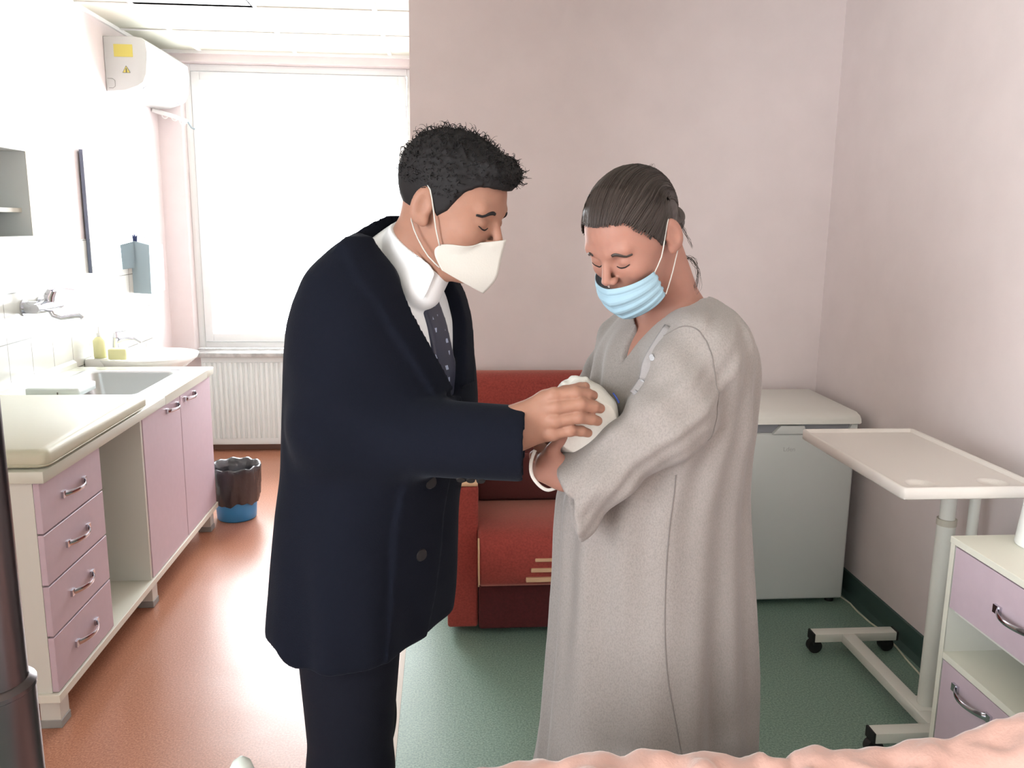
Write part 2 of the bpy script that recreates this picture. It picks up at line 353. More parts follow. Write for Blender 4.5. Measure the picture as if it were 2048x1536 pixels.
# wall faucet
wfz = thing('wall_faucet', 'chrome lever mixer tap mounted on the tiled wall over the sink', 'faucet', (-1.86, 3.93, 1.19))
mb = MB(); mb.cyl((-1.862, 3.86, 1.19), (-1.80, 3.86, 1.19), .028); mb.cyl((-1.862, 4.01, 1.19), (-1.80, 4.01, 1.19), .028); mb.cyl((-1.862, 3.86, 1.19), (-1.855, 3.86, 1.19), .038); mb.cyl((-1.862, 4.01, 1.19), (-1.855, 4.01, 1.19), .038)
mb.tube([(-1.79, 3.80, 1.19), (-1.79, 3.83, 1.19), (-1.79, 3.935, 1.19), (-1.79, 4.03, 1.19), (-1.79, 4.06, 1.19)], [.02, .024, .028, .024, .018], 16)
mb.build('body', chrome, wfz)
MB().tube([(-1.79, 3.94, 1.18), (-1.775, 3.94, 1.148), (-1.745, 3.945, 1.135), (-1.70, 3.95, 1.142), (-1.665, 3.955, 1.145), (-1.652, 3.955, 1.132)], [.014, .012, .011, .011, .012, .012], 12).build('spout', chrome, wfz)
mb = MB(); mb.tube([(-1.79, 3.94, 1.20), (-1.785, 3.94, 1.235), (-1.77, 3.94, 1.262)], [.022, .024, .02], 16); mb.tube([(-1.785, 3.94, 1.262), (-1.74, 3.95, 1.272), (-1.68, 3.96, 1.262)], [(.006, .016), (.005, .013), (.004, .010)], 10, flat=(0, 0, 1)); mb.build('lever', chrome, wfz)
# washbasin beyond the worktop
wb = thing('washbasin', 'white ceramic washbasin on the left wall beyond the worktop', 'washbasin', (-1.66, 4.62, .85))
def oval(cx, cy, a, b, z, n=40, sq=2.6):
    out = []
    for k in range(n):
        t = 2*math.pi*k/n; c, s = math.cos(t), math.sin(t); out.append((cx+a*abs(c)**(2/sq)*(1 if c > 0 else -1), cy+b*abs(s)**(2/sq)*(1 if s > 0 else -1), z))
    return out
ring_loft([oval(-1.70, 4.62, .10, .12, .66), oval(-1.66, 4.62, .17, .20, .74), oval(-1.60, 4.62, .235, .245, .84), oval(-1.605, 4.62, .245, .25, .862), oval(-1.60, 4.62, .225, .235, .866), oval(-1.56, 4.62, .165, .195, .855), oval(-1.56, 4.62, .13, .16, .79), oval(-1.56, 4.62, .05, .06, .76)], ceramic, 'bowl', wb)
MB().box(-1.862, -1.74, 4.42, 4.82, .80, .872, .012).build('ledge', ceramic, wb)
MB().tube([(-1.72, 4.62, .70), (-1.72, 4.62, .5), (-1.80, 4.62, .45), (-1.862, 4.62, .45)], .02, 12).build('waste_pipe', white_pl, wb)
bf = thing('basin_faucet', 'small chrome mixer tap standing on the white washbasin', 'faucet', (-1.77, 4.62, .872))
MB().tube([(-1.775, 4.62, .873), (-1.775, 4.62, .93), (-1.77, 4.62, .955)], [.024, .02, .022], 16).build('body', chrome, bf)
MB().tube([(-1.77, 4.62, .925), (-1.72, 4.62, .945), (-1.67, 4.62, .945), (-1.64, 4.62, .925)], [.015, .014, .012, .012], 12).build('spout', chrome, bf)
mb = MB(); mb.tube([(-1.77, 4.62, .955), (-1.77, 4.62, .985)], [.02, .014], 14); mb.tube([(-1.77, 4.62, .985), (-1.71, 4.62, .992)], [(.004, .008), (.003, .007)], 8, flat=(0, 0, 1)); mb.build('lever', chrome, bf)
sp = thing('soap_bottle', 'pale yellow soap bottle beside the basin tap', 'bottle', (-1.70, 4.47, .872))
MB().lathe((-1.79, 4.455, .872), [(0, 0), (.03, 0), (.032, .01), (.032, .09), (.02, .105), (.012, .11), (0, .11)], 24).build('bottle', soap, sp, True)
MB().lathe((-1.79, 4.455, .982), [(.012, 0), (.012, .02), (.004, .022), (.004, .05), (0, .05)], 16).build('pump', white_pl, sp, True)
sd = thing('sponge', 'pale yellow block sponge on the near rim of the washbasin', 'sponge', (-1.69, 4.43, .866))
o = MB().box(-1.735, -1.64, 4.40, 4.455, .8665, .925, .01).build('foam', soap, sd)
# towel dispenser
td = thing('paper_towel_dispenser', 'grey blue paper dispenser fixed beside the lower edge of the wall mirror', 'dispenser', (-1.86, 5.2, 1.3))
DY = 5.185; q0, q1, q2, q3 = at(261, 480, DY), at(298, 490, DY), at(303, 588, DY), at(262, 586, DY)
MB().prism([(-1.862, q3[2]), (-1.862, q0[2]), (q1[0], q1[2]), (q2[0], q2[2])], 1, DY, DY+.008).build('side_panel', grey_blue, td)
MB().prism([(-1.861, q3[2]+.004), (-1.861, q0[2]-.004), (q1[0]-.005, q1[2]-.004), (q2[0]-.005, q2[2]+.004)], 1, DY+.0085, DY+.26).build('housing', grey_blue, td)
cxp = at(268, 478, DY)[0]
MB().prism([(cxp-.012, q0[2]-.01), (cxp+.012, q0[2]-.01), (cxp+.016, q0[2]+.03), (cxp+.006, q0[2]+.018), (cxp, q0[2]+.036), (cxp-.006, q0[2]+.018), (cxp-.016, q0[2]+.03)], 1, DY+.01, DY+.03).build('clip', dark_blue, td)
# mirror
mi = thing('wall_mirror', 'tall frameless mirror on the left wall beyond the tiled splashback', 'mirror', (-1.86, 4.9, 1.6))
MB().box(-1.861, -1.842, 4.57, 5.17, 1.30, 1.925).build('backing', mirror_edge, mi)
MB().box(-1.8418, -1.8378, 4.567, 5.173, 1.297, 1.928).build('mirror_glass', mirror_m, mi)
# open wall cabinet
wc = thing('wall_cabinet', 'open pale grey wall cabinet at the left edge above the tiles', 'cabinet', (-1.7, 3.0, 1.5))
mb = MB(); mb.box(-1.868, -1.57, 3.375, 3.393, 1.497, 1.84); mb.box(-1.868, -1.57, 2.5, 2.518, 1.497, 1.84); mb.box(-1.868, -1.57, 2.518, 3.375, 1.497, 1.513); mb.box(-1.868, -1.57, 2.518, 3.375, 1.824, 1.84); mb.box(-1.868, -1.86, 2.518, 3.375, 1.513, 1.824)
mb.build('carcass', mat('blue grey laminate', (222, 230, 230), .5), wc)
MB().box(-1.86, -1.60, 2.519, 3.374, 1.60, 1.616).build('shelf', white_lam, wc)
mb = MB(); mb.box(-1.57, -1.568, 3.375, 3.393, 1.497, 1.84); mb.box(-1.57, -1.568, 2.518, 3.375, 1.497, 1.513); mb.box(-1.57, -1.568, 2.518, 3.375, 1.824, 1.84); mb.build('edge_band', white_lam, wc)
# air conditioner
ac = thing('air_conditioner', 'white split air conditioner high on the left wall beside the window', 'air conditioner', (-1.86, 5.4, 2.3))
prof = [(-1.869, 2.562), (-1.70, 2.562), (-1.665, 2.558), (-1.645, 2.54), (-1.64, 2.48), (-1.65, 2.37), (-1.67, 2.325), (-1.70, 2.305), (-1.77, 2.28), (-1.869, 2.273)]
MB().prism(prof, 1, 5.02, 5.80, .004).build('housing', mat('air conditioner plastic', (205, 206, 204), .4), ac)
MB().prism([(-1.652, 2.365), (-1.672, 2.322), (-1.70, 2.302), (-1.702, 2.308), (-1.676, 2.328), (-1.658, 2.367)], 1, 5.10, 5.74).build('flap', mat('vent shadow grey', (120, 120, 130), .5), ac)
MB().box(-1.815, -1.715, 5.0175, 5.0200, 2.455, 2.52).build('warning_label', yellow, ac)
mb = MB(); tri = [(-1.775, 2.372), (-1.735, 2.372), (-1.755, 2.408)]; mb.prism([tri[0], tri[1], tri[2]], 1, 5.018, 5.0203); mb.build('warning_triangle', yellow, ac)
mb = MB()
for i in range(3):
    a, b = tri[i], tri[(i+1) % 3]; mb.tube([(a[0], 5.018, a[1]), (b[0], 5.018, b[1])], .0012, 4)
mb.box(-1.7575, -1.7525, 5.016, 5.0185, 2.371, 2.395)
mb.build('warning_symbol', ink, ac); mb = MB()
mb.tube([(-1.86, 5.0185, 2.34), (-1.832, 5.0185, 2.34), (-1.82, 5.0185, 2.33), (-1.82, 5.0185, 2.30), (-1.832, 5.0185, 2.29), (-1.855, 5.0185, 2.29)], .001, 4)
mb.build('cover_outline', ink, ac)
for k, z in enumerate((2.508, 2.496, 2.484, 2.472)): pass
# pipe end under the air conditioner
pf = thing('curtain_rail', 'short white curtain rail end below the far end of the air conditioner', 'curtain rail', (-1.75, 5.80, 2.2))
MB().tube([(-1.865, 5.74, 2.262), (-1.76, 5.76, 2.235), (-1.66, 5.78, 2.20)], .014, 10).build('rail', white_pl, pf)
for x, z in ((-1.80, 2.235), (-1.74, 2.222), (-1.69, 2.20)):
    MB().tube([(x+.018*math.cos(a), 5.775, z+.018*math.sin(a)) for a in np.linspace(0, 2*math.pi, 12, endpoint=False)], .004, 6, closed=True).build('ring', white_pl, pf)
MB().tube([(-1.66, 5.78, 2.20), (-1.64, 5.785, 2.165), (-1.62, 5.79, 2.155)], .006, 8).build('hook', grey_blue, pf)
# ceiling lamp with louvres
cl = thing('ceiling_lamp', 'square louvred lamp panel set in the suspended ceiling, switched off', 'ceiling lamp', (-1.27, 4.35, ZC))
mb = frame_ring(lampx[0], lampx[1], ZC-.006, ZC+.07, lampy[0], lampy[1], .008, 0); mb.box(lampx[0], lampx[1], lampy[0], lampy[0]+.04, ZC-.006, ZC+.004); mb.box(lampx[0], lampx[1], lampy[1]-.04, lampy[1], ZC-.006, ZC+.004)
mb.box(lampx[0], lampx[1], lampy[0], lampy[1], ZC+.068, ZC+.075); mb.build('housing', white_pl, cl)
mb = MB()
for k in range(14): x = lampx[0]+.03+k*.0405; mb.box(x, x+.003, lampy[0]+.04, lampy[1]-.04, ZC-.003, ZC+.03)
for k in range(4): y = lampy[0]+.04+k*.17; mb.box(lampx[0]+.02, lampx[1]-.02, y-.002, y+.002, ZC-.003, ZC+.03)
mb.build('louvre', mat('louvre aluminium', (150, 152, 165), .3, .8), cl)
# radiator
rd = thing('radiator', 'long white panel radiator under the window', 'radiator', (-.95, 5.8, .05))
n = 42; xs0, xs1 = -1.66, -.22; poly = []
dx = (xs1-xs0)/n
for k in range(n):
    x = xs0+k*dx; poly += [(x, 5.762), (x+dx*.3, 5.762), (x+dx*.42, 5.752), (x+dx*.88, 5.752)]
poly += [(xs1, 5.762), (xs1, 5.775), (xs0, 5.775)]
mb = MB(); mb.prism(poly, 2, .10, .63); mb.box(xs0, xs1, 5.758, 5.775, .055, .10, .003); mb.box(xs0, xs1, 5.758, 5.775, .63, .675, .003); mb.build('front_panel', rad_m, rd)
mb = MB(); mb.box(xs0, xs1, 5.815, 5.828, .055, .675)
mb.box(xs0, xs0+.006, 5.775, 5.815, .06, .675); mb.box(xs1-.006, xs1, 5.775, 5.815, .06, .675); mb.build('rear_panel', rad_m, rd)
mb = MB()
for k in range(90): x = xs0+.01+k*(xs1-xs0-.02)/90; mb.box(x, x+.004, 5.776, 5.814, .665, .677)
mb.build('grille', rad_m, rd)
for x in (-1.4, -.5): MB().box(x, x+.04, 5.826, 5.849, .2, .6).build('bracket', rad_m, rd)
# waste bin
wb2 = thing('waste_bin', 'blue waste bin lined with a black bag at the end of the cabinets', 'waste bin', (-1.135, 4.435, 0))
bc = (-1.135, 4.435, 0)
MB().lathe(bc, [(0, .002), (.098, .002), (.102, .01), (.121, .268), (.117, .268), (.098, .02), (0, .02)], 40).build('bucket', blue_pl, wb2, True)
mb = MB(); rings = []
for r, z in ((.118, .10), (.124, .13), (.129, .20), (.133, .27), (.134, .292), (.131, .298), (.119, .294), (.104, .26), (.092, .12), (.086, .05), (0.001, .045)):
    ring = []
    for k in range(72):
        a = 2*math.pi*k/72; w = .003*math.sin(a*9+z*30)+.002*math.sin(a*17+z*60+1)+.0015*math.sin(a*31); zz = z+(.008*math.sin(a*5+1)+.005*math.sin(a*13) if z < .12 and r > .11 else (.004*math.sin(a*11) if z > .28 else 0))
        rr = r+(w+.002 if r > .02 else 0); ring.append(mb.bm.verts.new((bc[0]+rr*math.cos(a), bc[1]+rr*math.sin(a), zz)))
    rings.append(ring)
for a, b in zip(rings, rings[1:]):
    for k in range(72): mb.bm.faces.new((a[k], a[(k+1) % 72], b[(k+1) % 72], b[k]))
mb.build('bin_bag', bag_m, wb2, True)
# ================================================================ RIGHT SIDE
so = thing('sofa', 'red upholstered sofa with beige stripes against the pink wall', 'sofa', (.55, 3.4, 0))
def rbox(x0, x1, y0, y1, z0, z1, name, m, parent, bev=.03, seg=5): return MB().box(x0, x1, y0, y1, z0, z1, bev, seg).build(name, m, parent, True)
rbox(.0, .118, 3.04, 3.77, .03, .60, 'armrest', red_m, so, .012); rbox(.992, 1.11, 3.04, 3.77, .03, .60, 'armrest', red_m, so, .012)
for a in (0, .992): rbox(a+.002, a+.116, 3.045, 3.6, .6005, .613, 'arm_cap', beige_m, so, .005)
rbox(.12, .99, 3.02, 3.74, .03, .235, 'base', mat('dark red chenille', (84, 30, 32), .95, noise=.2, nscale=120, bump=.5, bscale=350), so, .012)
MB().prism([(3.62, .40), (3.03, .44), (2.965, .43), (2.935, .40), (2.925, .35), (2.935, .26), (2.96, .237), (3.62, .237)], 0, .116, .99, .012).build('seat_cushion', red_m, so, True)
MB().prism([(3.52, .44), (3.545, .66), (3.56, .84), (3.58, .905), (3.63, .93), (3.69, .935), (3.745, .92), (3.77, .86), (3.77, .20), (3.64, .20), (3.55, .40)], 0, -.0, 1.11, .012).build('backrest', red_m, so, True)
rbox(.12, .55, 3.42, 3.56, .41, .62, 'back_cushion', mat('brown red cushion', (88, 42, 40), .95, bump=.5, bscale=300), so, .03); rbox(.555, .99, 3.42, 3.56, .41, .62, 'back_cushion', MATS['brown red cushion'], so, .03)
for z, x0 in ((.352, .325), (.312, .31), (.274, .292)):
    mb = MB(); mb.box(x0, x0+.28, 2.918+abs(z-.34)*.05, 2.935, z-.006-(.352-z)*.04, z+.006+(.352-z)*.03, .002, 1); mb.build('stripe', beige_m, so)
MB().tube([(.116, 2.965, .425), (.1155, 2.925, .39), (.1155, 2.918, .33), (.117, 2.93, .26), (.119, 3.01, .215)], .0035, 6).build('piping', beige_m, so)
# refrigerator
fr = thing('refrigerator', 'small white under-counter refrigerator in the corner', 'refrigerator', (1.41, 3.5, 0))
MB().box(1.135, 1.678, 3.275, 3.745, .02, .79, .01, 3).build('cabinet', fridge_m, fr)
MB().box(1.138, 1.676, 3.225, 3.27, .025, .752, .012, 3).build('door', fridge_m, fr)
MB().prism([(3.215, .792), (3.22, .812), (3.235, .826), (3.27, .835), (3.72, .838), (3.75, .825), (3.752, .792)], 0, 1.13, 1.692, .012).build('top', mat('white top plastic', (232, 232, 226), .4), fr, False)
mb = MB(); mb.box(1.14, 1.675, 3.24, 3.276, .753, .789); mb.build('handle_recess', mat('recess grey', (150, 152, 158), .5), fr)
MB().prism([(1.32, .75), (1.352, .785), (1.45, .785), (1.462, .75)], 1, 3.218, 3.245, .003).build('door_grip', fridge_m, fr)
MB().prism([(1.635, .75), (1.652, .789), (1.677, .789), (1.677, .75)], 1, 3.225, 3.245, .002).build('corner_block', fridge_m, fr)
for x in (1.18, 1.64):
    for y in (3.27, 3.7): MB().cyl((x, y, 0), (x, y, .024), .018).build('foot', black_rub, fr)
def text(name, body, size, M, m, parent, ext=.0006):
    cu = bpy.data.curves.new(name, 'FONT'); cu.body = body; cu.size = size; cu.extrude = ext; cu.align_x = 'CENTER'; cu.align_y = 'CENTER'
    o = bpy.data.objects.new(name, cu); C.objects.link(o); dg = bpy.context.evaluated_depsgraph_get(); me = bpy.data.meshes.new_from_object(o.evaluated_get(dg))
    bpy.data.objects.remove(o); me.transform(M); me.materials.clear(); me.materials.append(m); o = bpy.data.objects.new(name, me); C.objects.link(o)
    o.parent = parent; o.location = -world(parent); return o
text('logo', 'Lden', .026, Matrix.Translation((1.395, 3.2247, .685)) @ Matrix.Rotation(math.radians(90), 4, 'X'), logo_m, fr)
# overbed table
ot = thing('overbed_table', 'white wheeled overbed table standing in front of the refrigerator', 'table', (1.5, 2.4, 0))
def frus(x0, x1, y0, y1, z0, z1): return MB().box(x0, x1, y0, y1, z0, z1, .004, 2)
frus(1.372, 1.69, 2.812, 2.862, .048, .082).build('rear_bar', white_metal, ot)
frus(1.285, 1.69, 2.192, 2.242, .048, .082).build('front_bar', white_metal, ot)
frus(1.475, 1.525, 2.24, 2.815, .047, .081).build('base_rail', white_metal, ot)
frus(1.482, 1.66, 2.30, 2.39, .049, .0835).build('base_plate', white_metal, ot)
for x0, x1, y0, y1 in ((1.364, 1.373, 2.812, 2.862), (1.689, 1.698, 2.812, 2.862), (1.277, 1.286, 2.192, 2.242), (1.689, 1.698, 2.192, 2.242)):
    MB().box(x0, x1, y0, y1, .047, .083, .002, 1).build('end_cap', black_rub, ot)
for x, y in ((1.385, 2.837), (1.665, 2.837), (1.297, 2.217), (1.665, 2.217)):
    w = MB(); w.cyl((x-.004, y-.014, .026), (x-.004, y+.014, .026), .026, n=28); w.box(x-.014, x+.014, y-.019, y+.019, .03, .058, .006); w.build('castor', black_rub, ot)
MB().tube([(1.53, 2.345, .08), (1.53, 2.345, .69)], .027, 28).build('outer_column', white_metal, ot)
MB().tube([(1.53, 2.345, .685), (1.53, 2.345, .705)], .029, 28).build('collar', mat('beige collar', (196, 190, 176), .5), ot)
MB().tube([(1.53, 2.345, .70), (1.53, 2.345, .872)], .0225, 28).build('inner_column', white_metal, ot)
MB().tube([(1.625, 2.36, .08), (1.625, 2.36, .86)], .016, 20).build('rear_column', white_metal, ot)
for z in (.24, .52): MB().box(1.55, 1.62, 2.325, 2.345, z-.02, z+.02, .004).build('bracket', white_metal, ot)
MB().box(1.40, 1.68, 2.28, 2.40, .855, .869, .003).build('tray_support', mat('dark bracket', (60, 62, 66), .5), ot)
def tray_rings():
    x0, x1, y0, y1 = 1.205, 1.60, 2.045, 2.70; R = []
    for ins, z in ((.004, .869), (.0, .873), (0, .900), (.003, .903), (.009, .903), (.012, .900), (.016, .892)): R.append(rrect(x0+ins, x1-ins, y0+ins, y1-ins, .018-ins, z, 4))
    return R
mb = MB(); R = [[mb.bm.verts.new(v) for v in r] for r in tray_rings()]; nn = len(R[0])
for a, b in zip(R, R[1:]):
    for k in range(nn): mb.bm.faces.new((a[k], a[(k+1) % nn], b[(k+1) % nn], b[k]))
mb.bm.faces.new(R[0][::-1])
# tray floor with two real cup recesses
cups = [(1.293, 2.115), (1.50, 2.115)]
NX, NY = 80, 132; x0, x1, y0, y1 = 1.219, 1.586, 2.059, 2.686; gv = {}
for i in range(NX+1):
    for j in range(NY+1):
        x = x0+(x1-x0)*i/NX; y = y0+(y1-y0)*j/NY; z = .892
        for cx, cy in cups:
            d = math.hypot(x-cx, y-cy); z = min(z, .892-.012*max(0, min(1, (.038-d)/.008)))
            if .036 < d < .046: z += .0015*math.sin((d-.036)/.01*math.pi)
        gv[i, j] = mb.bm.verts.new((x, y, z))
for i in range(NX):
    for j in range(NY): mb.bm.faces.new((gv[i, j], gv[i+1, j], gv[i+1, j+1], gv[i, j+1]))
mb.build('tray', mat('tray plastic', (226, 220, 214), .4), ot, True)
MB().box(1.212, 1.593, 2.05, 2.69, .870, .8788).build('tray_underside', white_pl, ot)
# bedside cabinet
bx, by0, by1 = 1.333, 1.47, 2.012
bs = thing('bedside_cabinet', 'cream bedside cabinet with lilac drawer and door by the right wall', 'cabinet', (1.53, 1.74, 0))
MB().box(bx-.002, 1.735, by0-.005, by1+.003, .762, .78, .001, 1).build('top', white_lam, bs)
mb = MB(); mb.box(bx, 1.73, by1-.018, by1, .06, .762); mb.box(bx, 1.73, by0, by0+.018, .06, .762); mb.box(1.712, 1.73, by0+.018, by1-.018, .06, .762); mb.box(bx+.02, 1.712, by0+.018, by1-.018, .06, .078); mb.box(bx+.02, 1.712, by0+.018, by1-.018, .57, .585); mb.build('carcass', grey_lam, bs)
for ya in (by0, by1-.018): MB().box(bx-.001, bx+.001, ya, ya+.018, .06, .762).build('edge_band', white_lam, bs)
MB().box(bx, 1.712, by0+.018, by1-.018, .44, .458).build('shelf', white_lam, bs)
d = MB().box(bx+.001, bx+.019, by0+.02, by1-.02, .588, .757, .001, 1).build('drawer', lilac, bs); bow_handle('handle', d, (bx+.001, 1.735, .672), (0, 1, 0), (-1, 0, 0), .15)
d = MB().box(bx+.001, bx+.019, by0+.02, by1-.02, .08, .436, .001, 1).build('door', lilac, bs); bow_handle('handle', d, (bx+.001, 1.855, .392), (0, 1, 0), (-1, 0, 0), .15)
for y in (by0+.05, by1-.05):
    for x in (bx+.05, 1.69): MB().cyl((x, y, 0), (x, y, .06), .02).build('foot', black_rub, bs)
jg = thing('plastic_container', 'white tapering container standing on the bedside cabinet at the right edge', 'container', (1.53, 1.90, .78))
MB().lathe((1.525, 1.93, .7805), [(0, 0), (.062, 0), (.064, .004), (.055, .10), (.047, .22), (.04, .30), (0, .305)], 40).build('container_body', white_pl, jg, True)
# cable along the right skirting
MB().tube([(1.69, 3.40, .004), (1.70, 3.30, .004), (1.712, 3.22, .004), (1.706, 3.14, .004), (1.71, 3.05, .004), (1.718, 3.0, .004), (1.715, 2.92, .004), (1.712, 2.84, .004), (1.70, 2.75, .004), (1.695, 2.68, .004), (1.68, 2.5, .004), (1.70, 2.2, .004)], .0035, 8).build('power_cable', white_cord)
tag(bpy.data.objects['power_cable'], 'thin white cable on the green floor along the right skirting', 'cable')
# dark metal stand pole, left edge
pp = thing('metal_pole', 'dark shiny metal pole with a ring joint at the left edge', 'pole', (-.40, .70, 0))
xu = float(at(52, 1370, .70)[0])-.030; xl = float(at(74, 1470, .70)[0])-.036
MB().cyl((xl, .70, 0), (xl, .70, 1.178), .036, n=32).build('lower_tube', dark_metal, pp)
MB().lathe((xl, .70, 1.176), [(.036, 0), (.037, .001), (.037, .005), (.033, .008), (.030, .010), (0, .010)], 32).build('ring_joint', dark_metal, pp)
MB().cyl((xu, .70, 1.184), (xu, .70, 1.50), .030, n=32).build('upper_tube', dark_metal, pp)
# bed in the foreground
be = thing('hospital_bed', 'hospital bed with a pink cover in the foreground, mostly below the frame', 'bed', (.7, .85, 0))
MB().box(-.28, 1.72, .45, 1.27, .34, .40, .01).build('bed_frame', bed_white, be)
rbox(-.24, 1.70, .46, 1.26, .40, .55, 'mattress', mat('white sheet', (222, 222, 222), .9), be, .03)
for x in (-.2, 1.64):
    for y in (.52, 1.2): MB().cyl((x, y, 0), (x, y, .34), .022).build('leg', bed_white, be)
kp = at(481, 1514, 1.02)
MB().tube([(kp[0]-.004, 1.02, .36), (kp[0]-.002, 1.02, kp[2]-.05), (kp[0], 1.02, kp[2]-.022), (kp[0]+.001, 1.02, kp[2]-.008), (kp[0]+.001, 1.02, kp[2])], [.019, .019, .0175, .012, .003], 20).build('rail_post', bed_white, be, True)
MB().box(kp[0]-.02, -.27, .95, 1.06, .345, .375, .004).build('rail_bracket', bed_white, be)
# blanket: crumpled fleece lying along the far edge of the bed
crest = [(940, 1545), (1000, 1534), (1070, 1529), (1100, 1524), (1130, 1513), (1180, 1509), (1225, 1512), (1250, 1516), (1275, 1510), (1330, 1504), (1380, 1506), (1430, 1512), (1490, 1522), (1512, 1526), (1530, 1512), (1560, 1514), (1582, 1520), (1592, 1508), (1640, 1505), (1750, 1497), (1810, 1493), (1870, 1483), (1930, 1468), (1975, 1452), (2005, 1440), (2048, 1434), (2200, 1432)]
cx = [at(a, b, 1.15)[0] for a, b in crest]; cz = [at(a, b, 1.15)[2] for a, b in crest]
NX, NY = 260, 90; vs = []; fs = []
for i in range(NX+1):
    x = .02+i/NX*1.66; zc = float(np.interp(x, cx, cz)); 
    for j in range(NY+1):
        y = .48+j/NY*.79
        t = (y-1.15); k = math.exp(-(t/.085)**2) if t > 0 else (.38+.62*math.exp(-(t/.16)**2))
        base = .555
        f = .011*math.sin(x*38+9*y+2*math.sin(y*19))+.008*math.sin(x*71-31*y+3)+.007*math.sin(y*60+6*math.sin(x*9))+.005*math.sin(x*55+70*y+3*math.sin(x*13))
        f *= min(1, .12+abs(t)/.05)*min(1, max(0, (1.265-y)/.03)); f += .0018*math.sin(x*130+40*y+2*math.sin(y*90))
        z = base+(zc-base)*k+f
        vs.append((x, y, max(z, .556)))
for i in range(NX):
    for j in range(NY): a = i*(NY+1)+j; fs.append((a, a+NY+1, a+NY+2, a+1))
bl = link_mesh('blanket', vs, fs, pink_bl); tag(bl, 'crumpled pink fleece blanket heaped along the bottom edge', 'blanket')
sm = bl.modifiers.new('s', 'SOLIDIFY'); sm.thickness = .006; sm.offset = -1
# ================================================================ IMPLICIT SURFACES FOR FIGURES AND CLOTH
def nets(fn, lo, hi, h):
    ax = [np.arange(lo[i], hi[i]+h, h) for i in range(3)]; n = [len(a) for a in ax]
    D = np.empty(n, np.float32); step = max(1, int(600000/(n[1]*n[2])))
    for i in range(0, n[0], step):
        X, Y, Z = np.meshgrid(ax[0][i:i+step], ax[1], ax[2], indexing='ij')
        D[i:i+step] = fn(np.stack([X, Y, Z], -1).reshape(-1, 3)).reshape(X.shape)
    D[0] = D[-1] = 1; D[:, 0] = D[:, -1] = 1; D[:, :, 0] = D[:, :, -1] = 1
    S = D < 0; m = [k-1 for k in n]
    def cor(A, i, j, k): return A[i:i+m[0], j:j+m[1], k:k+m[2]]
    cnt = sum(cor(S, i, j, k).astype(np.int8) for i in (0, 1) for j in (0, 1) for k in (0, 1))
    mask = (cnt > 0) & (cnt < 8); idx = np.full(m, -1, np.int64); cells = np.argwhere(mask); idx[mask] = np.arange(len(cells))
    acc = np.zeros((len(cells), 3)); num = np.zeros(len(cells))
    c0, c1, c2 = cells.T
    for a in range(3):
        for u in (0, 1):
            for v in (0, 1):
                o = [0, 0, 0]; o[(a+1) % 3] = u; o[(a+2) % 3] = v; q = list(o); q[a] = 1
                d0 = D[c0+o[0], c1+o[1], c2+o[2]]; d1 = D[c0+q[0], c1+q[1], c2+q[2]]
                x = (d0 < 0) != (d1 < 0); t = np.where(x, d0/np.where(x, d0-d1, 1), 0)
                p = np.tile(np.array(o, float), (len(cells), 1)); p[:, a] += t; acc += p*x[:, None]; num += x
    V = (cells+acc/num[:, None])*h+np.array([a[0] for a in ax]); F = []
    for a in range(3):
        b, c = (a+1) % 3, (a+2) % 3
        sl0 = [slice(1, n[0]-1), slice(1, n[1]-1), slice(1, n[2]-1)]; sl0[a] = slice(0, n[a]-1); sl1 = list(sl0); sl1[a] = slice(1, n[a])
        A, B = S[tuple(sl0)], S[tuple(sl1)]; e = np.argwhere(A != B); fl = A[A != B]
        off = np.array([1, 1, 1]); off[a] = 0; e = e+off
        def cell(db, dc):
            q = e.copy(); q[:, b] -= db; q[:, c] -= dc; return idx[q[:, 0], q[:, 1], q[:, 2]]
        quad = np.stack([cell(1, 1), cell(0, 1), cell(0, 0), cell(1, 0)], 1); quad[~fl] = quad[~fl][:, ::-1]; F.append(quad)
    return V, np.concatenate(F)
def mesh_np(name, V, F, m, parent, mats=None, fmat=None, smooth_it=0):
    V = np.asarray(V, float)
    if smooth_it:
        E = np.concatenate([F[:, [0, 1]], F[:, [1, 2]], F[:, [2, 3]], F[:, [3, 0]]])
        for _ in range(smooth_it):
            s = np.zeros_like(V); c = np.zeros(len(V)); np.add.at(s, E[:, 0], V[E[:, 1]]); np.add.at(s, E[:, 1], V[E[:, 0]]); np.add.at(c, E[:, 0], 1); np.add.at(c, E[:, 1], 1)
            V = V*.5+.5*s/c[:, None]
    me = bpy.data.meshes.new(name); nv, nf = len(V), len(F); me.vertices.add(nv); me.vertices.foreach_set('co', V.astype(np.float32).ravel())
    me.loops.add(nf*4); me.loops.foreach_set('vertex_index', F.astype(np.int32).ravel()); me.polygons.add(nf); me.polygons.foreach_set('loop_start', np.arange(0, nf*4, 4, dtype=np.int32)); me.polygons.foreach_set('loop_total', np.full(nf, 4, np.int32))
    me.update(calc_edges=True); me.validate(); me.polygons.foreach_set('use_smooth', [True]*len(me.polygons))
    for k in (mats or [m]): me.materials.append(k)
    if fmat is not None: me.polygons.foreach_set('material_index', np.asarray(fmat, np.int32))
    o = bpy.data.objects.new(name, me); C.objects.link(o)
    if parent is not None: o.parent = parent; o.location = -world(parent)
    return o
def smin(a, b, k): h = np.clip(.5+.5*(b-a)/k, 0, 1); return b*(1-h)+a*h-k*h*(1-h)
def smax(a, b, k): return -smin(-a, -b, k)
def cone(P, a, b, ra, rb):
    a = np.asarray(a, float); b = np.asarray(b, float); ab = b-a; t = np.clip(((P-a)@ab)/(ab@ab), 0, 1)
    return np.linalg.norm(P-a-t[:, None]*ab, axis=1)-(ra+(rb-ra)*t)
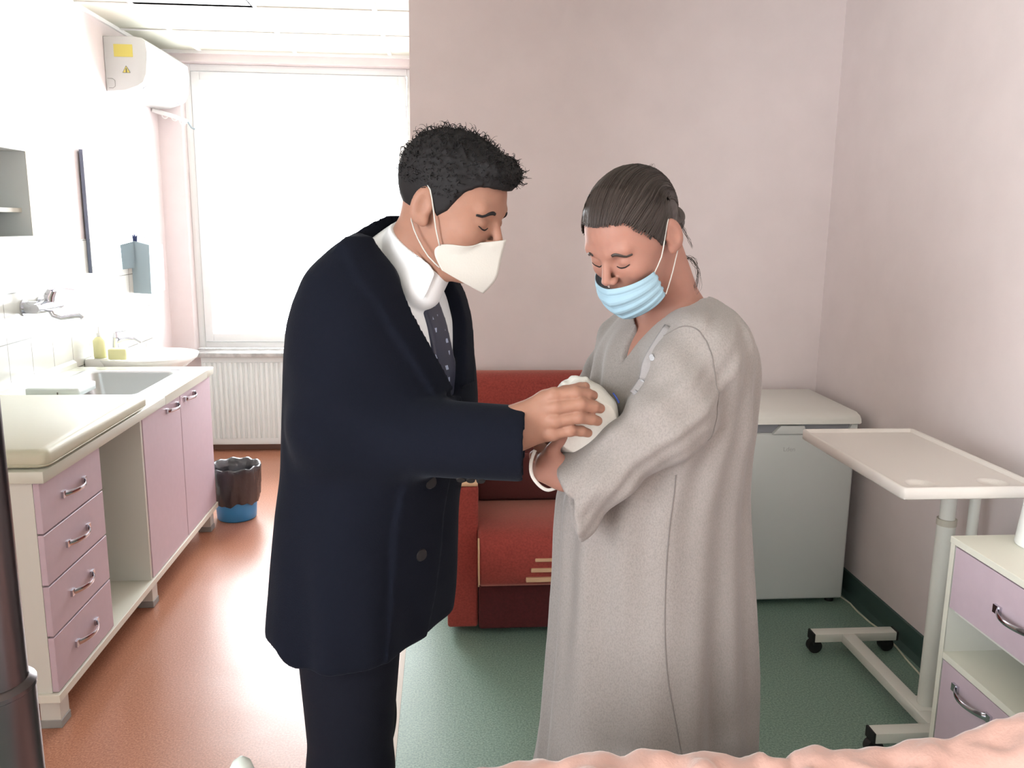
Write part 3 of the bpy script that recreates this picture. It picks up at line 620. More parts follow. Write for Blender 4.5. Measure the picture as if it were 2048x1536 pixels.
def chain(P, pts, k=.01):
    d = None
    for (a, ra), (b, rb) in zip(pts, pts[1:]):
        e = cone(P, a, b, ra, rb); d = e if d is None else smin(d, e, k)
    return d
def ell(P, c, r, R=None):
    q = P-np.asarray(c, float)
    if R is not None: q = q@np.asarray(R)
    r = np.asarray(r, float); k0 = np.linalg.norm(q/r, axis=1); k1 = np.linalg.norm(q/(r*r), axis=1)+1e-9
    return k0*(k0-1)/k1
def loft(P, T, th, n=2.3):
    """T rows: z, cx, cy, half extent seen along x, half lateral ; section turned by th (forward dir angle)"""
    T = np.array(sorted(T)); z = P[:, 2]
    def sm(col):
        zz = np.linspace(T[0, 0], T[-1, 0], 400); v = np.interp(zz, T[:, 0], T[:, col]); k = np.hanning(21); k /= k.sum(); v2 = np.convolve(np.pad(v, 10, mode='edge'), k, 'valid'); return np.interp(z, zz, v2)
    cx, cy, A, B = sm(1), sm(2), sm(3), sm(4)
    a = np.sqrt(np.maximum(A*A-(B*math.sin(th))**2, (.45*A)**2))/abs(math.cos(th))
    f = np.array([math.cos(th), math.sin(th)]); dx, dy = P[:, 0]-cx, P[:, 1]-cy
    u = dx*f[0]+dy*f[1]; w = -dx*f[1]+dy*f[0]
    r = ((np.abs(u)/a)**n+(np.abs(w)/B)**n)**(1/n)
    return (r-1)*np.minimum(a, B)*.9, u, w, np.arctan2(w/B, u/a)

def head_frame(O, psi, p, face=1):
    """face +1 looks along +x, -1 along -x; psi turns towards the camera, p tips down. columns: forward, left, up"""
    f0 = np.array([face*math.cos(psi), -math.sin(psi), 0]); f = f0*math.cos(p)+np.array([0, 0, -math.sin(p)])
    u = f0*math.sin(p)+np.array([0, 0, math.cos(p)]); l = np.cross(u, f); return np.array(O, float), np.stack([f, l, u], 1)
def to_world(fr, q): return fr[0]+np.asarray(q, float)@fr[1].T
def head_sdf(P, fr, fem=False):
    q = (P-fr[0])@fr[1]; s = q.copy(); s[:, 1] = np.abs(s[:, 1])
    d = ell(q, (-.012, 0, .035), (.096, .074, .083))
    d = smin(d, ell(q, (.030, 0, .0), (.060, .062, .080)), .03)
    d = smin(d, ell(q, (.028, 0, -.055), (.056, .052 if fem else .056, .055)), .025)
    d = smin(d, ell(q, (.060, 0, -.092), (.030, .032, .026)), .022)
    d = smin(d, ell(s, (.058, .034, -.022), (.026, .024, .022)), .018)                   # cheeks
    d = smin(d, cone(s, (.083, .010, .020), (.076, .040, .024), .009, .008), .014)       # brow
    d = smax(d, -ell(s, (.101, .031, .003), (.018, .019, .012)), .012)                   # sockets
    d = smin(d, ell(s, (.0725, .031, .001), (.0150, .0155, .0125)), .003)                # closed lids
    d = smin(d, cone(q, (.086, 0, .012), (.108, 0, -.024), .0065, .0088), .008)          # nose
    d = smin(d, ell(s, (.100, .0105, -.029), (.010, .0062, .0065)), .004)
    d = smax(d, -ell(s, (.104, .0062, -.036), (.006, .003, .004)), .002)
    d = smin(d, cone(s, (.092, 0, -.055), (.082, .020, -.057), .0058, .003), .006)
    d = smin(d, cone(s, (.090, 0, -.064), (.081, .018, -.062), .0068, .003), .006)
    # ears
    Re = np.array([[.93, .36, 0], [-.36, .93, 0], [0, 0, 1]])
    e = ell(s, (-.014, .078, -.006), (.019, .008, .033), Re); e = smax(e, -ell(s, (-.008, .087, -.003), (.010, .007, .019), Re), .005)
    e = smin(e, ell(s, (-.004, .074, -.030), (.009, .006, .010)), .006); e = smin(e, cone(s, (.002, .074, -.002), (-.002, .076, -.016), .004, .004), .003)
    return smin(d, e, .006)
def path_np(pts, n=24):
    pts = np.array(pts, float); t = np.linspace(0, len(pts)-1, n); out = []
    for v in t:
        i = min(int(v), len(pts)-2); f = v-i; p0 = pts[max(i-1, 0)]; p1, p2 = pts[i], pts[i+1]; p3 = pts[min(i+2, len(pts)-1)]
        out.append(.5*((2*p1)+(-p0+p2)*f+(2*p0-5*p1+4*p2-p3)*f*f+(-p0+3*p1-3*p2+p3)*f**3))
    return np.array(out)
def strands(paths, r0, n=3):
    """many tapering hairs as one set of vertices and quads"""
    V, F = [], []; base = 0
    for pts, r in paths:
        K = len(pts); t = np.gradient(pts, axis=0); t /= np.linalg.norm(t, axis=1)[:, None]+1e-9
        ref = np.array([.3, .5, .81]); a = np.cross(t, ref); a /= np.linalg.norm(a, axis=1)[:, None]+1e-9; b = np.cross(t, a)
        rr = r*np.linspace(1, .25, K)
        for k in range(n):
            an = 2*math.pi*k/n; V.append(pts+rr[:, None]*(math.cos(an)*a+math.sin(an)*b))
        i = np.arange(K-1)
        for k in range(n):
            k2 = (k+1) % n; F.append(np.stack([base+k*K+i, base+k2*K+i, base+k2*K+i+1, base+k*K+i+1], 1))
        base += n*K
    return np.concatenate(V), np.concatenate(F)
def join(*vf):
    V, F, o = [], [], 0
    for v, f in vf: V.append(v); F.append(f+o); o += len(v)
    return np.concatenate(V), np.concatenate(F)

skin_m = mat('man skin', (150, 110, 92), .6, spec=.35, sss=.25, noise=.06, nscale=40, bump=.08, bscale=500)
skin_w = mat('woman skin', (158, 114, 99), .6, spec=.35, sss=.25, noise=.06, nscale=40, bump=.08, bscale=500)
hair_m = mat('black hair', (26, 24, 25), .75, spec=.25)
hair_w = mat('dark brown hair', (52, 42, 37), .5)
coat_m = mat('navy wool', (14, 17, 27), .95, bump=.25, bscale=420, sheen=.04, spec=.12, sroll=.4, sheencol=(.75, .85, 1))
trou_m = mat('dark suit cloth', (17, 19, 28), .9, bump=.2, bscale=500, sheen=.03, spec=.12)
shirt_m = mat('white shirt cotton', (222, 224, 226), .8, bump=.1, bscale=400)
mask_m = mat('white mask fleece', (182, 179, 172), .85, bump=.15, bscale=300)
blue_mask = mat('pale blue mask fleece', (142, 170, 184), .85, bump=.15, bscale=300)
gown_m = mat('heather grey jersey', (139, 132, 128), .92, noise=.2, nscale=420, bump=.2, bscale=300, stretch=(1, 1, .6), sheen=.15, thresh=(.3, .6))
swad_m = mat('white terry cloth', (214, 211, 204), .95, bump=.6, bscale=160)
but_m = mat('dark horn button', (34, 32, 33), .5, spec=.2)
shoe_m = mat('black leather', (20, 20, 22), .3)
def tie_mat():
    m = mat('navy tie silk', (30, 34, 56), .45, sheen=.3); nt = m.node_tree; N = nt.nodes; L = nt.links
    tc = N.new('ShaderNodeTexCoord'); v = N.new('ShaderNodeTexVoronoi'); v.distance = 'CHEBYCHEV'; v.inputs['Scale'].default_value = 44; v.inputs['Randomness'].default_value = .12
    L.new(tc.outputs['Object'], v.inputs['Vector']); g = N.new('ShaderNodeMath'); g.operation = 'LESS_THAN'; g.inputs[1].default_value = .17; L.new(v.outputs['Distance'], g.inputs[0])
    mx = N.new('ShaderNodeMix'); mx.data_type = 'RGBA'; L.new(g.outputs[0], mx.inputs[0]); mx.inputs[6].default_value = (*lin((28, 32, 54)), 1); mx.inputs[7].default_value = (*lin((150, 160, 185)), 1); L.new(mx.outputs[2], N['Principled BSDF'].inputs['Base Color']); return m
def rows(tab, D, lat):
    out = []
    for i, (y, l, r) in enumerate(tab):
        a, b = at(l, y, D), at(r, y, D); out.append(((a[2]+b[2])/2, (a[0]+b[0])/2, D, (b[0]-a[0])/2, lat[i] if isinstance(lat, list) else lat))
    return out
def nearest_shift(P, sdf, iters=3, off=0.0, eps=1e-3):
    """move points onto the surface sdf = off"""
    P = np.array(P, float)
    for _ in range(iters):
        d = sdf(P); g = np.stack([sdf(P+np.eye(3)[i]*eps)-d for i in range(3)], 1)/eps; g /= np.linalg.norm(g, axis=1)[:, None]+1e-9; P = P-(d-off)[:, None]*g
    return P

# ================================================================ THE MAN
MD = 1.60; MTH = math.radians(-30)
man = thing('person', 'man in a long navy overcoat, white shirt, tie and white mask, bending towards the baby', 'person', (-.15, 1.6, 0))
mtab = [(425, 782, 832), (450, 745, 850), (490, 697, 868), (540, 645, 890), (590, 612, 918), (640, 597, 932), (700, 590, 941), (740, 586, 946), (800, 582, 950), (860, 580, 948), (930, 580, 928), (1000, 574, 916), (1080, 570, 912), (1150, 568, 906), (1200, 566, 900), (1260, 566, 890), (1310, 566, 880), (1345, 570, 874)]
mlat = [.05, .10, .15, .19, .205, .21, .21, .205, .20, .20, .20, .205, .21, .215, .22, .22, .22, .22]
MT = rows(mtab, MD, mlat)
zpx = lambda y, D=MD, x=760: float(at(x, y, D)[2])
S_, E_, W_ = at(712, 590, 1.50), at(668, 865, 1.455), at(1060, 888, 1.410)
def man_torso(P): return loft(P, MT, MTH)
def near_arm(P, s=0.0):
    up = at(985, 845, 1.46); 
    d = chain(P, [(S_, .082-s), (E_, .070-s)], .03); d = smin(d, chain(P, [(E_, .070-s), (W_, .066-s)]), .04)
    return d
hemz = float(at(740, 1338, 1.42)[2]); lx0 = float(at(620, 1300, 1.5)[0])
def coat_sdf(P):
    d, u, w, an = man_torso(P); z = P[:, 2]
    fold = .006*np.sin(an*5+z*7)*np.clip((zpx(900)-z)/.3, 0, 1)+.0035*np.sin(an*11+z*9+1)*np.clip((zpx(1000)-z)/.3, 0, 1)
    d = d-fold
    # front opening for shirt and tie
    wid = np.interp(z, [zpx(790), zpx(735), zpx(640), zpx(540), zpx(430)], [0, .028, .075, .10, .11])
    side = np.abs(w+.005)-wid; op = np.maximum(side, -(u+.01))
    cl = -(z-zpx(790)); op = np.maximum(op, cl)
    shell = smax(d, -op, .008)
    # lapel: slightly raised strip along the opening
    lap = np.maximum(np.maximum(np.abs(side-.030)-.030, -(u-.0)), np.maximum(z-zpx(470), zpx(760)-z)); shell = smin(shell, smax(d-.007, lap, .004), .004)
    # closed front: overlap edge
    ov = np.maximum(np.maximum(np.abs(w+.06)-.065, -u), z-zpx(775)); shell = smin(shell, smax(d-.006, ov, .004), .003)
    shell = smax(shell, hemz-z+.03*np.clip((lx0-P[:, 0])/.05, 0, 1)**2, .01); shell = smax(shell, z-zpx(420), .01)
    # inside hollow under hem
    shell = smax(shell, -np.maximum(d+.014, z-hemz-.10), .006)
    A = near_arm(P); q = P-E_
    wr = .0045*np.sin((P-E_)@np.array([38., 10, 55.]))*np.exp(-np.linalg.norm(q, axis=1)**2/.02)+.004*np.sin((P-S_)@np.array([30., 0, 40.]))*np.exp(-np.linalg.norm(P-S_, axis=1)**2/.015)
    A = A+wr
    ax_ = (W_-E_)/np.linalg.norm(W_-E_); cut = (P-at(1050, 888, 1.41))@ax_
    A = smax(A, cut, .004); A = smax(A, -np.maximum(near_arm(P, .008), -(cut+.05)), .003)
    shell = smin(shell, A, .03)
    # far arm hangs behind
    F_ = chain(P, [(at(800, 560, 1.74), .085), (at(835, 800, 1.80), .07), (at(930, 905, 1.74), .06)], .03)
    return smin(shell, F_, .03)
lo = at(500, 1360, 1.6); V, F = nets(coat_sdf, (lo[0]-.02, 1.28, zpx(1345)-.02), (.2, 1.92, zpx(400)), .0052)
coat = mesh_np('overcoat', V, F, coat_m, man, smooth_it=1)
def shirt_sdf(P):
    d, u, w, an = man_torso(P); z = P[:, 2]; d = d+.016
    return np.maximum(d, zpx(860)-z)
NB, NT_ = at(800, 560, 1.585), at(868, 432, 1.53)
MH = head_frame(at(903, 412, 1.51), math.radians(28), math.radians(22), 1)
def man_neck(P): return smin(cone(P, at(795, 575, 1.60), to_world(MH, (-.028, 0, -.05)), .062, .054), cone(P, to_world(MH, (.02, 0, -.09)), at(842, 575, 1.52), .018, .034), .03)
def collar_sdf(P):
    bk, fr_ = at(797, 425, 1.62), at(884, 556, 1.47); dd = (fr_-bk)/np.linalg.norm(fr_-bk); lat = np.array([math.sin(MTH), -math.cos(MTH), 0]); nn = np.cross(dd, lat); nn /= np.linalg.norm(nn)
    if nn[2] < 0: nn = -nn
    return smax(man_neck(P)-.0075, (P-bk)@nn, .003)
def shirt_all(P): return smin(shirt_sdf(P), collar_sdf(P), .006)
V, F = nets(shirt_all, (-.32, 1.35, zpx(865)-.01), (.16, 1.88, zpx(400)+.05), .0042); mesh_np('shirt', V, F, shirt_m, man, smooth_it=1)
# collar points
def grid_mesh(name, G, m, parent, th=.0012):
    G = np.asarray(G); a, b = G.shape[:2]; V = G.reshape(-1, 3); F = np.array([(i*b+j, (i+1)*b+j, (i+1)*b+j+1, i*b+j+1) for i in range(a-1) for j in range(b-1)])
    o = mesh_np(name, V, F, m, parent); md = o.modifiers.new('s', 'SOLIDIFY'); md.thickness = th; md.offset = 0; return o
def patch(name, quad, sdf, off, m, parent, n=14, th=.002):
    a, b, c, d = [np.array(at(*q)) for q in quad]; G = np.array([[(a*(1-u)+b*u)*(1-v)+(d*(1-u)+c*u)*v for v in np.linspace(0, 1, n)] for u in np.linspace(0, 1, n)])
    G = nearest_shift(G.reshape(-1, 3), sdf, 4, off).reshape(n, n, 3); return grid_mesh(name, G, m, parent, th)
patch('shirt_collar', [(822, 500, 1.46), (884, 556, 1.44), (862, 604, 1.44), (838, 560, 1.44)], shirt_all, .004, shirt_m, man)
def tie_sdf(P):
    d, u, w, an = man_torso(P); z = P[:, 2]; wd = np.interp(z, [zpx(860), zpx(600), zpx(572), zpx(555)], [.040, .030, .022, .026])
    k = np.interp(z, [zpx(600), zpx(578), zpx(556)], [0, .008, .010]); d = d+.016-.006-k
    return smax(np.maximum(d, np.maximum(-u, np.maximum(zpx(860)-z, z-zpx(552)))), np.abs(w)-wd, .005)
V, F = nets(tie_sdf, (-.1, 1.35, zpx(862)-.02), (.2, 1.75, zpx(540)), .0036); mesh_np('necktie', V, F, tie_mat(), man, smooth_it=1)
# trousers and shoes
hx = float(at(708, 1440, 1.56)[0])
def trouser_sdf(P):
    z = P[:, 2]
    a = chain(P, [((hx, 1.53, .85), .105), ((hx-.004, 1.52, .50), .078), ((hx-.012, 1.54, .06), .060)], .04)
    b = chain(P, [((hx-.005, 1.70, .85), .105), ((hx-.012, 1.71, .50), .078), ((hx-.015, 1.73, .06), .060)], .04)
    d = smin(a, b, .02)-.004*np.sin(z*34+P[:, 0]*20)*np.clip((.45-z)/.3, 0, 1)
    return smax(smax(d, .035-z, .004), z-.93, .01)
V, F = nets(trouser_sdf, (hx-.16, 1.38, .0), (hx+.2, 1.87, .96), .0062); mesh_np('trousers', V, F, trou_m, man, smooth_it=1)
for dx, dy in ((-.012, 1.535), (-.015, 1.73)):
    f = np.array([math.cos(MTH), math.sin(MTH), 0])
    def shoe(P, c=np.array([hx+dx, dy, 0])):
        d = chain(P, [(c+(-.03, 0, .045)-f*.01, .042), (c+f*.09+(0, 0, .034), .040), (c+f*.17+(0, 0, .026), .034)], .02); return smax(d, .004-P[:, 2], .004)
    V, F = nets(shoe, (hx+dx-.12, dy-.17, -.01), (hx+dx+.26, dy+.08, .12), .005); mesh_np('shoe', V, F, shoe_m, man)
# body: head and neck, hand, hidden trunk and legs in one mesh
def man_head(P):
    return smin(head_sdf(P, MH), man_neck(P), .03)
b0 = to_world(MH, (0, 0, 0)); headmesh = nets(man_head, b0-np.array([.19, .14, .21]), b0+np.array([.15, .14, .15]), .0028)
HD = -.055
def chainpx(L, dr=0): return [(at(x, y, D+HD), r+dr) for x, y, D, r in L]
def man_hand(P):
    fing = [[(1088, 797, 1.466, .0125), (1112, 790, 1.456, .0125), (1150, 785, 1.452, .0115), (1174, 788, 1.462, .0102), (1186, 791, 1.474, .0088)],
            [(1090, 820, 1.460, .0130), (1116, 814, 1.450, .0130), (1160, 808, 1.446, .0118), (1187, 813, 1.457, .0105), (1200, 817, 1.470, .0090)],
            [(1088, 843, 1.460, .0125), (1114, 841, 1.450, .0125), (1156, 834, 1.447, .0113), (1182, 838, 1.458, .0102), (1195, 842, 1.470, .0088)],
            [(1080, 866, 1.466, .0118), (1108, 867, 1.455, .0112), (1140, 860, 1.453, .0102), (1162, 862, 1.462, .0094), (1176, 866, 1.472, .0080)]]
    f = None
    for L in fing:
        c = chain(P, chainpx(L), .003); kn = ell(P, at(L[1][0]-6, L[1][1], L[1][2]-.001+HD), (.013, .012, .0125)); c = smin(c, kn, .006)
        pip = ell(P, at(L[2][0], L[2][1], L[2][2]+HD), (.0125, .0122, .0120)); c = smin(c, pip, .003)
        f = c if f is None else smin(f, c, .0022)
    palm = None
    for y1, y0, D1 in ((797, 835, 1.466), (820, 848, 1.460), (843, 862, 1.460), (866, 876, 1.466)):
        c = cone(P, at(1035, y0, 1.468+HD), at(1092, y1, D1+HD), .0215, .0150); palm = c if palm is None else smin(palm, c, .014)
    wr = chain(P, [(at(1035, 845, 1.468+HD), .0255), (at(985, 850, 1.465+HD), .026)]); wr = smin(wr, chain(P, [(at(1035, 868, 1.468+HD), .0225), (at(985, 872, 1.465+HD), .024)]), .02)
    palm = smin(palm, wr, .02)
    th = chain(P, chainpx([(1050, 825, 1.485, .018), (1085, 800, 1.505, .0145), (1130, 785, 1.512, .0125), (1160, 777, 1.505, .0105), (1170, 774, 1.50, .009)]), .004); palm = smin(palm, th, .012)
    return smin(palm, f, .008)
c0 = at(1095, 840, 1.425); handmesh = nets(man_hand, c0-np.array([.12, .06, .075]), c0+np.array([.11, .08, .075]), .0021)
def man_core(P):
    d, u, w, an = man_torso(P); z = P[:, 2]; d = smax(d+.035, zpx(1120)-z, .02); d = smax(d, z-zpx(520), .02)
    l = smin(chain(P, [((hx, 1.53, .85), .085), ((hx-.004, 1.52, .50), .055), ((hx-.012, 1.54, .05), .038)], .03), chain(P, [((hx-.005, 1.70, .85), .085), ((hx-.012, 1.71, .50), .055), ((hx-.015, 1.73, .05), .038)], .03), .02)
    a = chain(P, [(S_, .055), (E_, .045), (at(1000, 872, 1.465), .026)], .02); return smin(smin(d, l, .04), a, .03)
core = nets(man_core, (-.42, 1.3, .01), (.2, 1.9, zpx(500)), .012)
V, F = join(headmesh, handmesh, core); mesh_np('body', V, F, skin_m, man)
# man's hair
def hair_base(q, th): return smin(ell(q, (-.012, 0, .036), (.0975+th, .0755+th, .084+th)), ell(q, (.030, 0, .0), (.060+th, .062+th, .080+th)), .03)
def hair_shell(P, fr, hl, th, dy=0):
    q = (P-fr[0])@fr[1]; d = hair_base(q, th)
    hz = np.interp(q[:, 0], hl[0], hl[1]); lim = hz-q[:, 2]
    return q, smax(d, lim, .01)
MHL = ([-.13, -.07, -.045, -.030, -.005, .012, .030, .046, .062, .085], [-.075, -.070, -.055, -.012, .012, -.018, .0, .040, .058, .064])
def man_hair(P):
    q, d = hair_shell(P, MH, MHL, .004)
    top = np.clip((q[:, 2]-.01)/.08, 0, 1); b = np.sin(q[:, 0]*190+3*np.sin(q[:, 1]*120))*np.sin(q[:, 1]*170+2*np.sin(q[:, 2]*140))*np.sin(q[:, 2]*160+q[:, 0]*60)
    d = smin(d, ell(q, (.062, 0, .088), (.032, .052, .023)), .02); return smax(d, np.interp(q[:, 0], *MHL)-q[:, 2], .006)-top*(.004+.003*b)
hv = nets(man_hair, b0-np.array([.16, .13, .12]), b0+np.array([.16, .13, .165]), .003)
Vh = hv[0]; q = (Vh-MH[0])@MH[1]; sel = np.where((q[:, 2] > .02) & (q[:, 2] > np.interp(q[:, 0], *MHL)+.012))[0]; paths = []
for i in rng.choice(sel, 1500):
    p = q[i]; nrm = (p-np.array([-.014, 0, .03])); nrm /= np.linalg.norm(nrm); L = rng.uniform(.006, .015)*(.5+min(1, max(0, (p[2]-.02)/.08)))
    dirn = nrm*.55+np.array([.75, rng.normal()*.4, .1])*(.8 if p[2] > .06 else .2)+rng.normal(size=3)*.35-np.array([0, 0, .4])*(p[2] < .06); dirn -= nrm*dirn@nrm*.55; dirn /= np.linalg.norm(dirn)
    e1 = np.cross(dirn, nrm); e1 /= np.linalg.norm(e1)+1e-9; ph = rng.uniform(0, 6); cu = rng.uniform(.001, .004)
    t = np.linspace(0, 1, 8); pts = p+np.outer(t*L, dirn)+np.outer(t*t*L*-.25, nrm)+np.outer(cu*np.sin(t*5+ph)-cu*math.sin(ph), e1)+np.outer(cu*np.cos(t*5+ph)-cu*math.cos(ph), nrm)
    paths.append((to_world(MH, pts), rng.uniform(.0006, .0012)))
V, F = join(hv, strands(paths, 1)); mesh_np('hair', V, F, hair_m, man)
def face_bits(fr, parent, body_sdf, hm, dark):
    for s in (1, -1):
        bp = to_world(fr, path_np([(.088, s*.020, .0225), (.087, s*.028, .0235), (.078, s*.039, .020), (.070, s*.046, .013)], 12)); bp = nearest_shift(bp, body_sdf, 4, .0006)
        mb = MB(); mb.tube(bp, [(.0012, .0034*(1-.7*abs(k/11-.35))) for k in range(12)], 8, flat=fr[1][:, 0]); mb.build('eyebrow', hm, parent, True)
        lp = to_world(fr, path_np([(.090, s*.019, -.004), (.092, s*.026, -.0075), (.090, s*.036, -.008), (.083, s*.045, -.004)], 12)); lp = nearest_shift(lp, body_sdf, 4, .0003)
        MB().tube(lp, [.0007+.0006*math.sin(k/11*math.pi) for k in range(12)], 6).build('eyelash', dark, parent, True)
face_bits(MH, man, man_head, hair_m, hair_m)
# mask panels
def mask_grid(ridge, side, fr, body, nu=22, nv=22, pw=1.0, off=.0015, dent=None):
    rp, sp = path_np(ridge, nv), path_np(side, nv); out = []
    for u in np.linspace(-1, 1, 2*nu+1):
        s = abs(u); row = []
        a = s*math.pi/2; wx = (1-s)*(1-pw)+math.cos(a)*pw; wy = s*(1-pw)+math.sin(a)*pw
        for k in range(nv):
            x = sp[k][0]+(rp[k][0]-sp[k][0])*wx; y = sp[k][1]*wy*(1 if u >= 0 else -1); z = sp[k][2]+(rp[k][2]-sp[k][2])*(1-s)
            if dent: z2, x2 = dent(s, k/(nv-1)); x += x2; z += z2
            row.append((x, y, z))
        out.append(row)
    G = to_world(fr, np.array(out).reshape(-1, 3)); d = body(G); g = np.stack([body(G+np.eye(3)[i]*1e-3)-d for i in range(3)], 1)/1e-3; g /= np.linalg.norm(g, axis=1)[:, None]+1e-9
    push = np.clip(off-d, 0, .02); G = G+g*push[:, None]; return G.reshape(2*nu+1, nv, 3)
mk = grid_mesh('face_mask', mask_grid([(.119, 0, -.013), (.1225, 0, -.045), (.1275, 0, -.078), (.122, 0, -.099), (.114, 0, -.116)], [(.036, .064, -.056), (.030, .066, -.066), (.033, .066, -.076), (.042, .064, -.086), (.053, .061, -.096)], MH, man_head, pw=.2), mask_m, man)
def loop(fr, pts, m, parent, body, r=.0013):
    p = nearest_shift(to_world(fr, path_np(pts, 20)), lambda P: np.minimum(body(P), 99), 1, .002) if False else to_world(fr, path_np(pts, 20)); d = body(p); g = np.stack([body(p+np.eye(3)[i]*1e-3)-d for i in range(3)], 1)/1e-3
    p = p+g*np.clip(.0018-d, 0, .02)[:, None]; MB().tube(p, r, 6).build('ear_loop', m, parent, True)
for s in (1, -1):
    loop(MH, [(.036, s*.066, -.058), (.020, s*.072, -.030), (.006, s*.077, .0), (-.010, s*.080, .026), (-.026, s*.074, .022), (-.036, s*.070, -.005), (-.030, s*.070, -.035), (-.008, s*.070, -.060), (.022, s*.068, -.082), (.048, s*.063, -.093)], mask_m, man, man_head)
# coat buttons
def btn(px, py, D, r, nrm, parent, m=but_m, sdf=None):
    p = at(px, py, D)
    if sdf is not None: p = nearest_shift([p], sdf, 5, .0005)[0]
    n_ = Vector(nrm).normalized(); p = Vector(p); mb = MB(); mb.cyl(p-n_*.001, p+n_*.003, r, r*.85, 20); return mb.build('button', m, parent)
for x, y in ((893, 998), (879, 1126)):
    btn(x, y, 1.44, .0125, (.55, -.8, 0), man, sdf=coat_sdf)
for k in range(4): btn(922+k*20, 951, 1.40, .0085, (0, -.75, -.65), man, sdf=coat_sdf)

# ================================================================ THE WOMAN
WD = 1.64; WTH = math.radians(180+25)
wom = thing('person', 'woman in a long grey nightgown and pale blue mask, holding the wrapped baby', 'person', (.38, 1.64, 0))
wtab = [(592, 1345, 1408), (605, 1300, 1432), (635, 1262, 1455), (680, 1222, 1476), (720, 1204, 1485), (760, 1196, 1490), (850, 1180, 1492), (900, 1150, 1491), (985, 1118, 1492), (1060, 1112, 1494), (1150, 1110, 1496), (1250, 1103, 1497), (1350, 1093, 1498), (1450, 1083, 1499), (1536, 1072, 1500)]
WT = rows(wtab, WD, [.06, .12, .165, .185, .185, .18, .175, .17, .165, .165, .17, .18, .19, .20, .21])
zb, xb = WT[-1][0], WT[-1][1]; WT.append((.02, xb-.02, WD, WT[-1][3]+.05, .25))
wz = lambda y: float(at(1330, y, WD)[2])
WS, WE, WW = at(1388, 700, 1.525), at(1338, 835, 1.455), at(1120, 938, 1.47)
def gown_torso(P): return loft(P, WT, WTH, 2.15)
def gown_sdf(P):
    d, u, w, an = gown_torso(P); z = P[:, 2]; low = np.clip((wz(950)-z)/.6, 0, 1); d = smax(d, z-wz(588), .012)
    d = d-.0035*np.sin(an*15+z*5+2*np.sin(z*4))*np.clip((z-.3)/.5, 0, 1)*np.clip((wz(600)-z)/.2, 0, 1); d = d-(.013*np.sin(an*6+.6*np.sin(z*3))+.006*np.sin(an*13+z*2+1))*low-.004*np.sin(an*8+z*26)*np.exp(-((z-wz(720))/.10)**2)
    A = chain(P, [(WS, .074), (WE, .076)], .04)
    def slv(e):
        o = None
        for a, b, ra, rb in (((1326, 878, 1.475), (1070, 950, 1.475), .036, .022), ((1322, 874, 1.462), (1080, 982, 1.465), .044, .032), ((1316, 860, 1.450), (1088, 1022, 1.448), .056, .038), ((1300, 872, 1.440), (1098, 1062, 1.432), .048, .036), ((1250, 930, 1.435), (1115, 1090, 1.430), .030, .026)):
            c = cone(P, at(*a), at(*b), ra-e, rb-e); o = c if o is None else smin(o, c, .020)
        return o
    sl = slv(0)
    e0, e1 = at(1106, 900, 1.45), at(1150, 1052, 1.45); ex = (e1-e0)/np.linalg.norm(e1-e0); nn = np.array([-ex[2]*-1, 0, ex[0]]); nn = np.array([ex[2], 0, -ex[0]]);
    if nn[0] > 0: nn = -nn
    cut = (P-e0)@nn; sl = smax(sl, cut, .004); inner = np.maximum(slv(.013), -(cut+.022)); sl = smax(sl, -inner, .003)
    g = P-WE; sl = sl-.0045*np.sin(g@np.array([18., 0, 62.])+2*np.sin(g[:, 0]*14))*np.clip(-g[:, 0]/.05, 0, 1)
    A = A-.004*np.sin((P-WS)@np.array([55., 10, 40.]))
    pf = (P-WE)@np.array([.7, 0, -.7]); al = (P-WE)@np.array([-.7, 0, -.7])
    fo = .0030*np.sin(pf*115+2.2*np.sin(al*11)+1)+.0016*np.sin(pf*210+3*np.sin(al*17)); sl = sl-fo*.8; A = A-fo*.8
    arm = smin(A, sl, .02); dd = smin(d, arm, .045)
    far = chain(P, [(at(1262, 690, 1.79), .072), (at(1205, 790, 1.84), .062), (at(1150, 830, 1.80), .050)], .03); dd = smin(dd, far-.003*np.sin(P@np.array([40., 0, 70.])), .03)
    # neck opening and placket
    wid = np.interp(z, [wz(735), wz(700), wz(640), wz(570)], [-.006, .006, .026, .070]); op = np.maximum(np.abs(w)-wid, -(u-.0)); dd = smax(dd, -op, .004)
    neck = cone(P, at(1340, 650, 1.64), at(1345, 530, 1.64), .070, .078); dd = smax(dd, -np.maximum(neck, wz(668)-z), .004)
    return smax(dd, .03-z, .005)
WH = head_frame(at(1267, 471, 1.56), math.radians(40), math.radians(35), -1)
V, F = nets(gown_sdf, (.05, 1.33, .01), (.66, 1.95, wz(560)), .0046)
gown = mesh_np('nightgown', V, F, gown_m, wom, smooth_it=1)
def wom_head(P):
    d = head_sdf(P, WH, True); nk = chain(P, [(at(1352, 640, 1.66), .060), (to_world(WH, (-.040, 0, -.045)), .052)])
    d = smin(d, nk, .03); ch = smax(smax(gown_torso(P)[0]+.012, P[:, 2]-wz(600), .02), wz(790)-P[:, 2], .02)
    return smin(d, ch, .03)
w0 = to_world(WH, (0, 0, 0)); wh = nets(wom_head, w0-np.array([.16, .15, .30]), w0+np.array([.19, .26, .14]), .0028)
